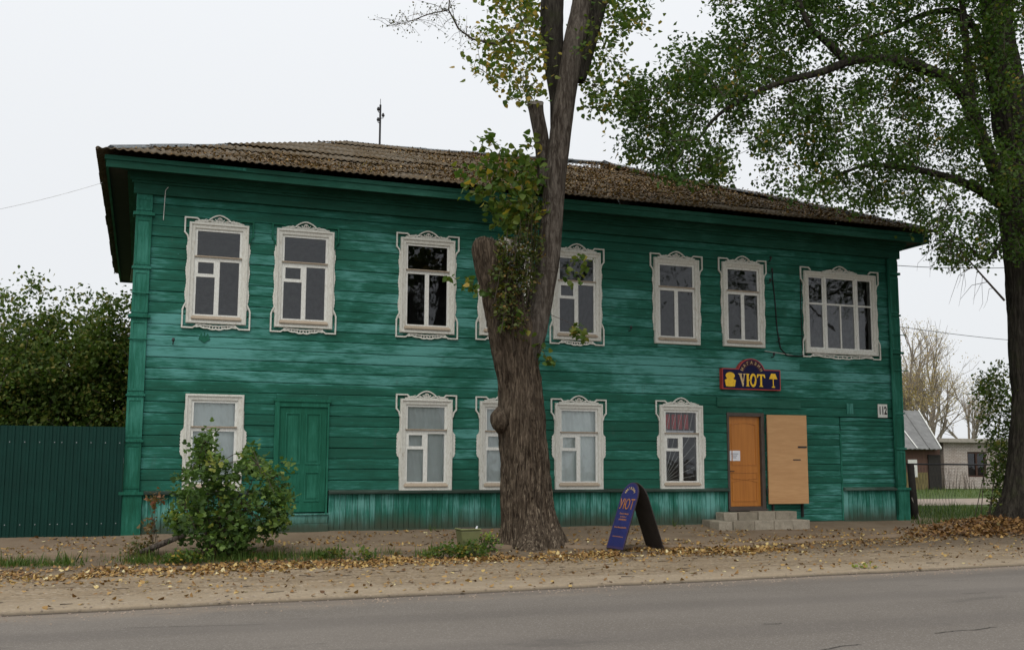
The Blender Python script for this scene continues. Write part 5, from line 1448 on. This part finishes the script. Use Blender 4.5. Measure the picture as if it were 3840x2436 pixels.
MB().box(q1.x - .22, q1.x, SY - .148, SY - .126, q0.z - .3, q0.z + .345).build('white_board', M['white_new'], shed)
MB().box(at(2182, 1100, SY).x, sx_r - .03, SY - .08, SY - .02, 0, zeave - .3).build('dark_door', M['dark'], shed)

GY = 27.5
def brick_mat():
    k = NT('pale_brickwork'); b_ = k.n('ShaderNodeTexBrick'); b_.inputs['Scale'].default_value = 1.0; b_.inputs['Mortar Size'].default_value = .012
    b_.inputs['Brick Width'].default_value = .26; b_.inputs['Row Height'].default_value = .085
    b_.inputs['Color1'].default_value = (.44, .38, .34, 1); b_.inputs['Color2'].default_value = (.54, .48, .44, 1); b_.inputs['Mortar'].default_value = (.22, .19, .17, 1)
    c = k.n('ShaderNodeTexCoord'); mp_ = k.n('ShaderNodeMapping'); mp_.inputs['Rotation'].default_value = (R(90), 0, 0); k.l(c.outputs['Object'], mp_.inputs[0]); k.l(mp_.outputs[0], b_.inputs['Vector'])
    n_ = k.noise(k.coord(), 1.5, 4); col = k.mix(k.ramp(n_, [(.4, 0), (.7, .4)]), b_.outputs[0], (.25, .19, .15)); return k.done(col, .9, .15)
M['brick'] = brick_mat()
gx_l, gx_r = gp(2221, GY), gp(2420, GY)
zgt = at(2280, 1040, GY).z
garage = thing('brick_garage', 'pale brick garage with flat roof and one dark framed window', 'garage', ((gx_l + gx_r) / 2, GY, 0))
wx0, wx1 = at(2276, 1100, GY).x, at(2320, 1100, GY).x; wz0, wz1 = at(2300, 1121, GY).z, at(2300, 1062, GY).z
mb = MB(); mb.box(gx_l, wx0, GY, GY + .3, -.1, zgt); mb.box(wx1, gx_r, GY, GY + .3, -.1, zgt); mb.box(wx0, wx1, GY, GY + .3, -.1, wz0); mb.box(wx0, wx1, GY, GY + .3, wz1, zgt)
mb.box(gx_l, gx_l + .3, GY + .301, GY + 6, -.1, zgt); mb.build('wall', M['brick'], garage)
MB().box(gx_l - .6, gx_r + .3, GY - .35, GY + 6.2, zgt, zgt + .22).build('roof', M['concrete'], garage)
gw = MB(); gw.box(wx0, wx0 + .09, GY + .05, GY + .12, wz0, wz1); gw.box(wx1 - .09, wx1, GY + .05, GY + .12, wz0, wz1); gw.box(wx0 + .09, wx1 - .09, GY + .05, GY + .12, wz0, wz0 + .09); gw.box(wx0 + .09, wx1 - .09, GY + .05, GY + .12, wz1 - .09, wz1)
gw.box((wx0 + wx1) / 2 - .06, (wx0 + wx1) / 2 + .06, GY + .04, GY + .12, wz0 + .09, wz1 - .09)
M['brownframe'] = plain('brown_window_frame', (.06, .03, .022), .7)
gwo = gw.build('window', M['brownframe'], garage)
for a, c in ((wx0 + .09, (wx0 + wx1) / 2 - .06), ((wx0 + wx1) / 2 + .06, wx1 - .09)):
    MB().add([(a, GY + .09, wz0 + .09), (c, GY + .09, wz0 + .09), (c, GY + .09, wz1 - .09), (a, GY + .09, wz1 - .09)], [(0, 1, 2, 3)]).build('pane', M['glass_dark'], gwo)
MB().box(wx0 - .6, wx1 + 3.0, GY + .9, GY + .95, 0, zgt - .02).build('inner_wall', M['dark'], garage)

# ------------------------------------------------------------------ litter, grass
def gpts(n, xr, yfun, keep=None):
    out_ = []
    while len(out_) < n:
        x = random.uniform(*xr); y = yfun(x)
        if y is None or y < road_edge(x) + .02 or y > -.12: continue
        if keep and not keep(x, y): continue
        out_.append((x, y, walkz(x, y) + random.uniform(.002, .014)))
    return out_
def strip(x):
    # leaves gather in a band between the path and the bare verge
    c = -4.75 - .25 * smooth(4, -2, x) + .35 * noise.noise(Vector((x * .5, 1, 3))); return c + random.gauss(0, .38) - abs(random.gauss(0, .55)) * (.3 + .7 * smooth(8, 0, x))
L1 = gpts(8000, (-6, 11.5), strip, lambda x, y: noise.noise(Vector((x * .9, y * 1.2, 2))) + .5 * noise.noise(Vector((x * 2.6, y * 3, 7))) > -.12 - random.random() * .35)
L2 = gpts(2600, (-8, 20), lambda x: random.uniform(-9.2, -3.2), lambda x, y: noise.noise(Vector((x * .45, y * .8, 6))) > .0 - random.random() * .5)
L3 = gpts(2600, (-6, 16), lambda x: random.uniform(-3.6, -.2), lambda x, y: noise.noise(Vector((x * .7, y * .8, 9))) > .05 - random.random() * .3)
L4 = gpts(1500, (8.5, 18), lambda x: random.gauss(wedge(x) - .35, .55))
LL = np.array(L1 + L2 + L3 + L4)
stuff(leaf_mesh('fallen_leaves', LL, rng.uniform(.032, .080, len(LL)), M['leaf_fallen'], None, 'heart', 'flat', np.clip(rng.normal(.50, .27, len(LL)), 0, 1), .38), 'yellow and brown fallen leaves scattered over the dirt verge', 'leaves')
PL = []
while len(PL) < 3800:
    x, y = random.gauss(18.7, 1.5), random.gauss(-3.0, .75)
    if x > 23 or y > -.2 or ((x - 18.9) / 3.2) ** 2 + ((y + 2.9) / 1.3) ** 2 > 1: continue
    PL.append((x, y, gz(x, y) + random.uniform(.01, .09)))
PL = np.array(PL)
tag(leaf_mesh('leaf_heap', PL, rng.uniform(.06, .11, len(PL)), M['leaf_fallen'], None, 'heart', 'flat', np.clip(rng.normal(.24, .22, len(PL)), 0, 1), .5), 'heap of brown fallen leaves round the foot of the tall poplar', 'leaf heap')
bpy.data.objects['leaf_heap']['kind'] = 'stuff'
# twigs and dark crumbs on the verge
mb = MB()
for k in range(150):
    x = random.uniform(-6, 18); y = random.uniform(-8.9, -3.4); z = gz(x, y) + .008; a = random.gauss(0, .5); l = random.uniform(.04, .22)
    mb.tube([(x, y, z), (x + l * math.cos(a), y + l * math.sin(a), z + random.uniform(0, .01))], [.006, .003], 4)
stuff(mb.build('fallen_twigs', M['twig']), 'thin dark twigs lying on the dirt verge', 'twigs')
gv = MB()
for k in range(1500):
    x = random.uniform(-7, 19); y = road_edge(x) + random.gauss(-.12, .22); z = (roadz(x, y) if y < road_edge(x) else gz(x, y)) + .002; r_ = random.uniform(.006, .022)
    a = random.uniform(0, 6); q = [(x + r_ * math.cos(a + t * 2.1) * random.uniform(.7, 1.2), y + r_ * math.sin(a + t * 2.1) * random.uniform(.7, 1.2), z) for t in range(3)]
    gv.add(q + [(x, y, z + r_ * random.uniform(.5, .9))], [(0, 1, 3), (1, 2, 3), (2, 0, 3)])
stuff(gv.build('gravel', M['pale_path']), 'loose gravel crumbs along the broken road edge', 'gravel')
# leaves caught on the roof slope
u0, u1 = Vector((*E[0], EZ)), Vector((*E[1], EZ)); RP = []
while len(RP) < 19000:
    s, t = random.random(), random.random() ** 1.0
    lo = u0.lerp(u1, s); x = lo.x; y = lo.y + (RA.y - lo.y) * t
    xl = E[0].x + (RA.x - E[0].x) * t; xr_ = E[1].x + (RB.x - E[1].x) * t
    if not xl + .1 < x < xr_ - .1: continue
    if x < 2.5 and random.random() < .6 * (1 - x / 2.5) + .2: continue
    if noise.noise(Vector((x * .8, y * .8, 3))) + .5 * noise.noise(Vector((x * 2.3, y * 2.3, 9))) < -.25 + .5 * (random.random() - .5): continue
    z = EZ + (RA.z + (RB.z - RA.z) * (x - 5) / 8.25 - EZ) * t + .055 + random.uniform(-.02, .02); RP.append((x, y, z))
RP = np.array(RP)
lo_ = leaf_mesh('roof_leaves', RP, rng.uniform(.04, .085, len(RP)), M['leaf_roof'], None, 'kite', 'flat', np.clip(rng.normal(.36, .27, len(RP)), 0, 1), .45)
stuff(lo_, 'brown fallen leaves and moss caught on the corrugated roof', 'leaves')
# grass
GP = []
def grass_patch(n, fx_, fy_, cond=None):
    k = 0
    while k < n:
        x, y = fx_(), fy_()
        if cond and not cond(x, y): k += .2; continue
        GP.append((x, y, walkz(x, y) - .004)); k += 1
grass_patch(6500, lambda: random.uniform(-7, .9), lambda: random.gauss(-3.85, .24), lambda x, y: noise.noise(Vector((x * 1.3, y * 2, 1))) + .6 * noise.noise(Vector((x * 5, y * 6, 1))) > -.05)
grass_patch(1300, lambda: random.uniform(2.2, 5.0), lambda: random.gauss(-3.9, .28), lambda x, y: noise.noise(Vector((x * 2.2, y * 2, 4))) > .18)
grass_patch(1800, lambda: random.gauss(1.6, .7), lambda: random.gauss(-3.8, .3))
grass_patch(260, lambda: random.uniform(3.9, 12.5), lambda: random.uniform(-.35, -.12), lambda x, y: noise.noise(Vector((x * 1.4, 7, 4))) > .25)
n1 = len(GP)
grass_patch(5200, lambda: random.uniform(17.2, 26), lambda: random.uniform(.15, 6.8), None)
grass_patch(900, lambda: random.uniform(18.0, 22), lambda: random.gauss(-.9, .3), None)
n2 = len(GP)
grass_patch(5500, lambda: random.uniform(25, 62), lambda: random.uniform(13.5, 26.5), None)
GP = np.array(GP); sz = np.concatenate([np.abs(rng.normal(.0, .075, n1)) + .05, rng.uniform(.08, .24, n2 - n1), rng.uniform(.10, .28, len(GP) - n2)])
TEMPL['blade_w'] = TEMPL['blade']
stuff(leaf_mesh('grass', GP, sz, M['grass'], None, 'blade', 'up', np.clip(rng.normal(.5, .25, len(GP)), 0, 1)), 'short green grass along the path edge and beyond the rail fence', 'grass')
# dry weed stalks before the garage
mb = MB()
for k in range(60):
    x = random.uniform(gx_l - 2, gx_r); y = random.uniform(GY - 2.5, GY - .4); h = random.uniform(.4, 1.1)
    mb.tube([(x, y, 0), (x + random.gauss(0, .1), y, h)], [.02, .008], 4)
stuff(mb.build('dry_stalks', M['twig']), 'dry brown weed stalks growing before the brick garage', 'weeds')
# one bright yellow leaf cluster on the verge
yl = ong(2032, 1335)
YP = np.array([(yl.x + random.gauss(0, .12), yl.y + random.gauss(0, .04), yl.z + random.uniform(.01, .05)) for _ in range(16)])
stuff(leaf_mesh('leaf_sprig', YP, rng.uniform(.06, .1, 16), M['leaf_bush'], None, 'heart', 'flat', np.clip(rng.normal(1, .1, 16), 0, 1), .6), 'small fallen sprig of yellow green leaves near the road edge', 'sprig')
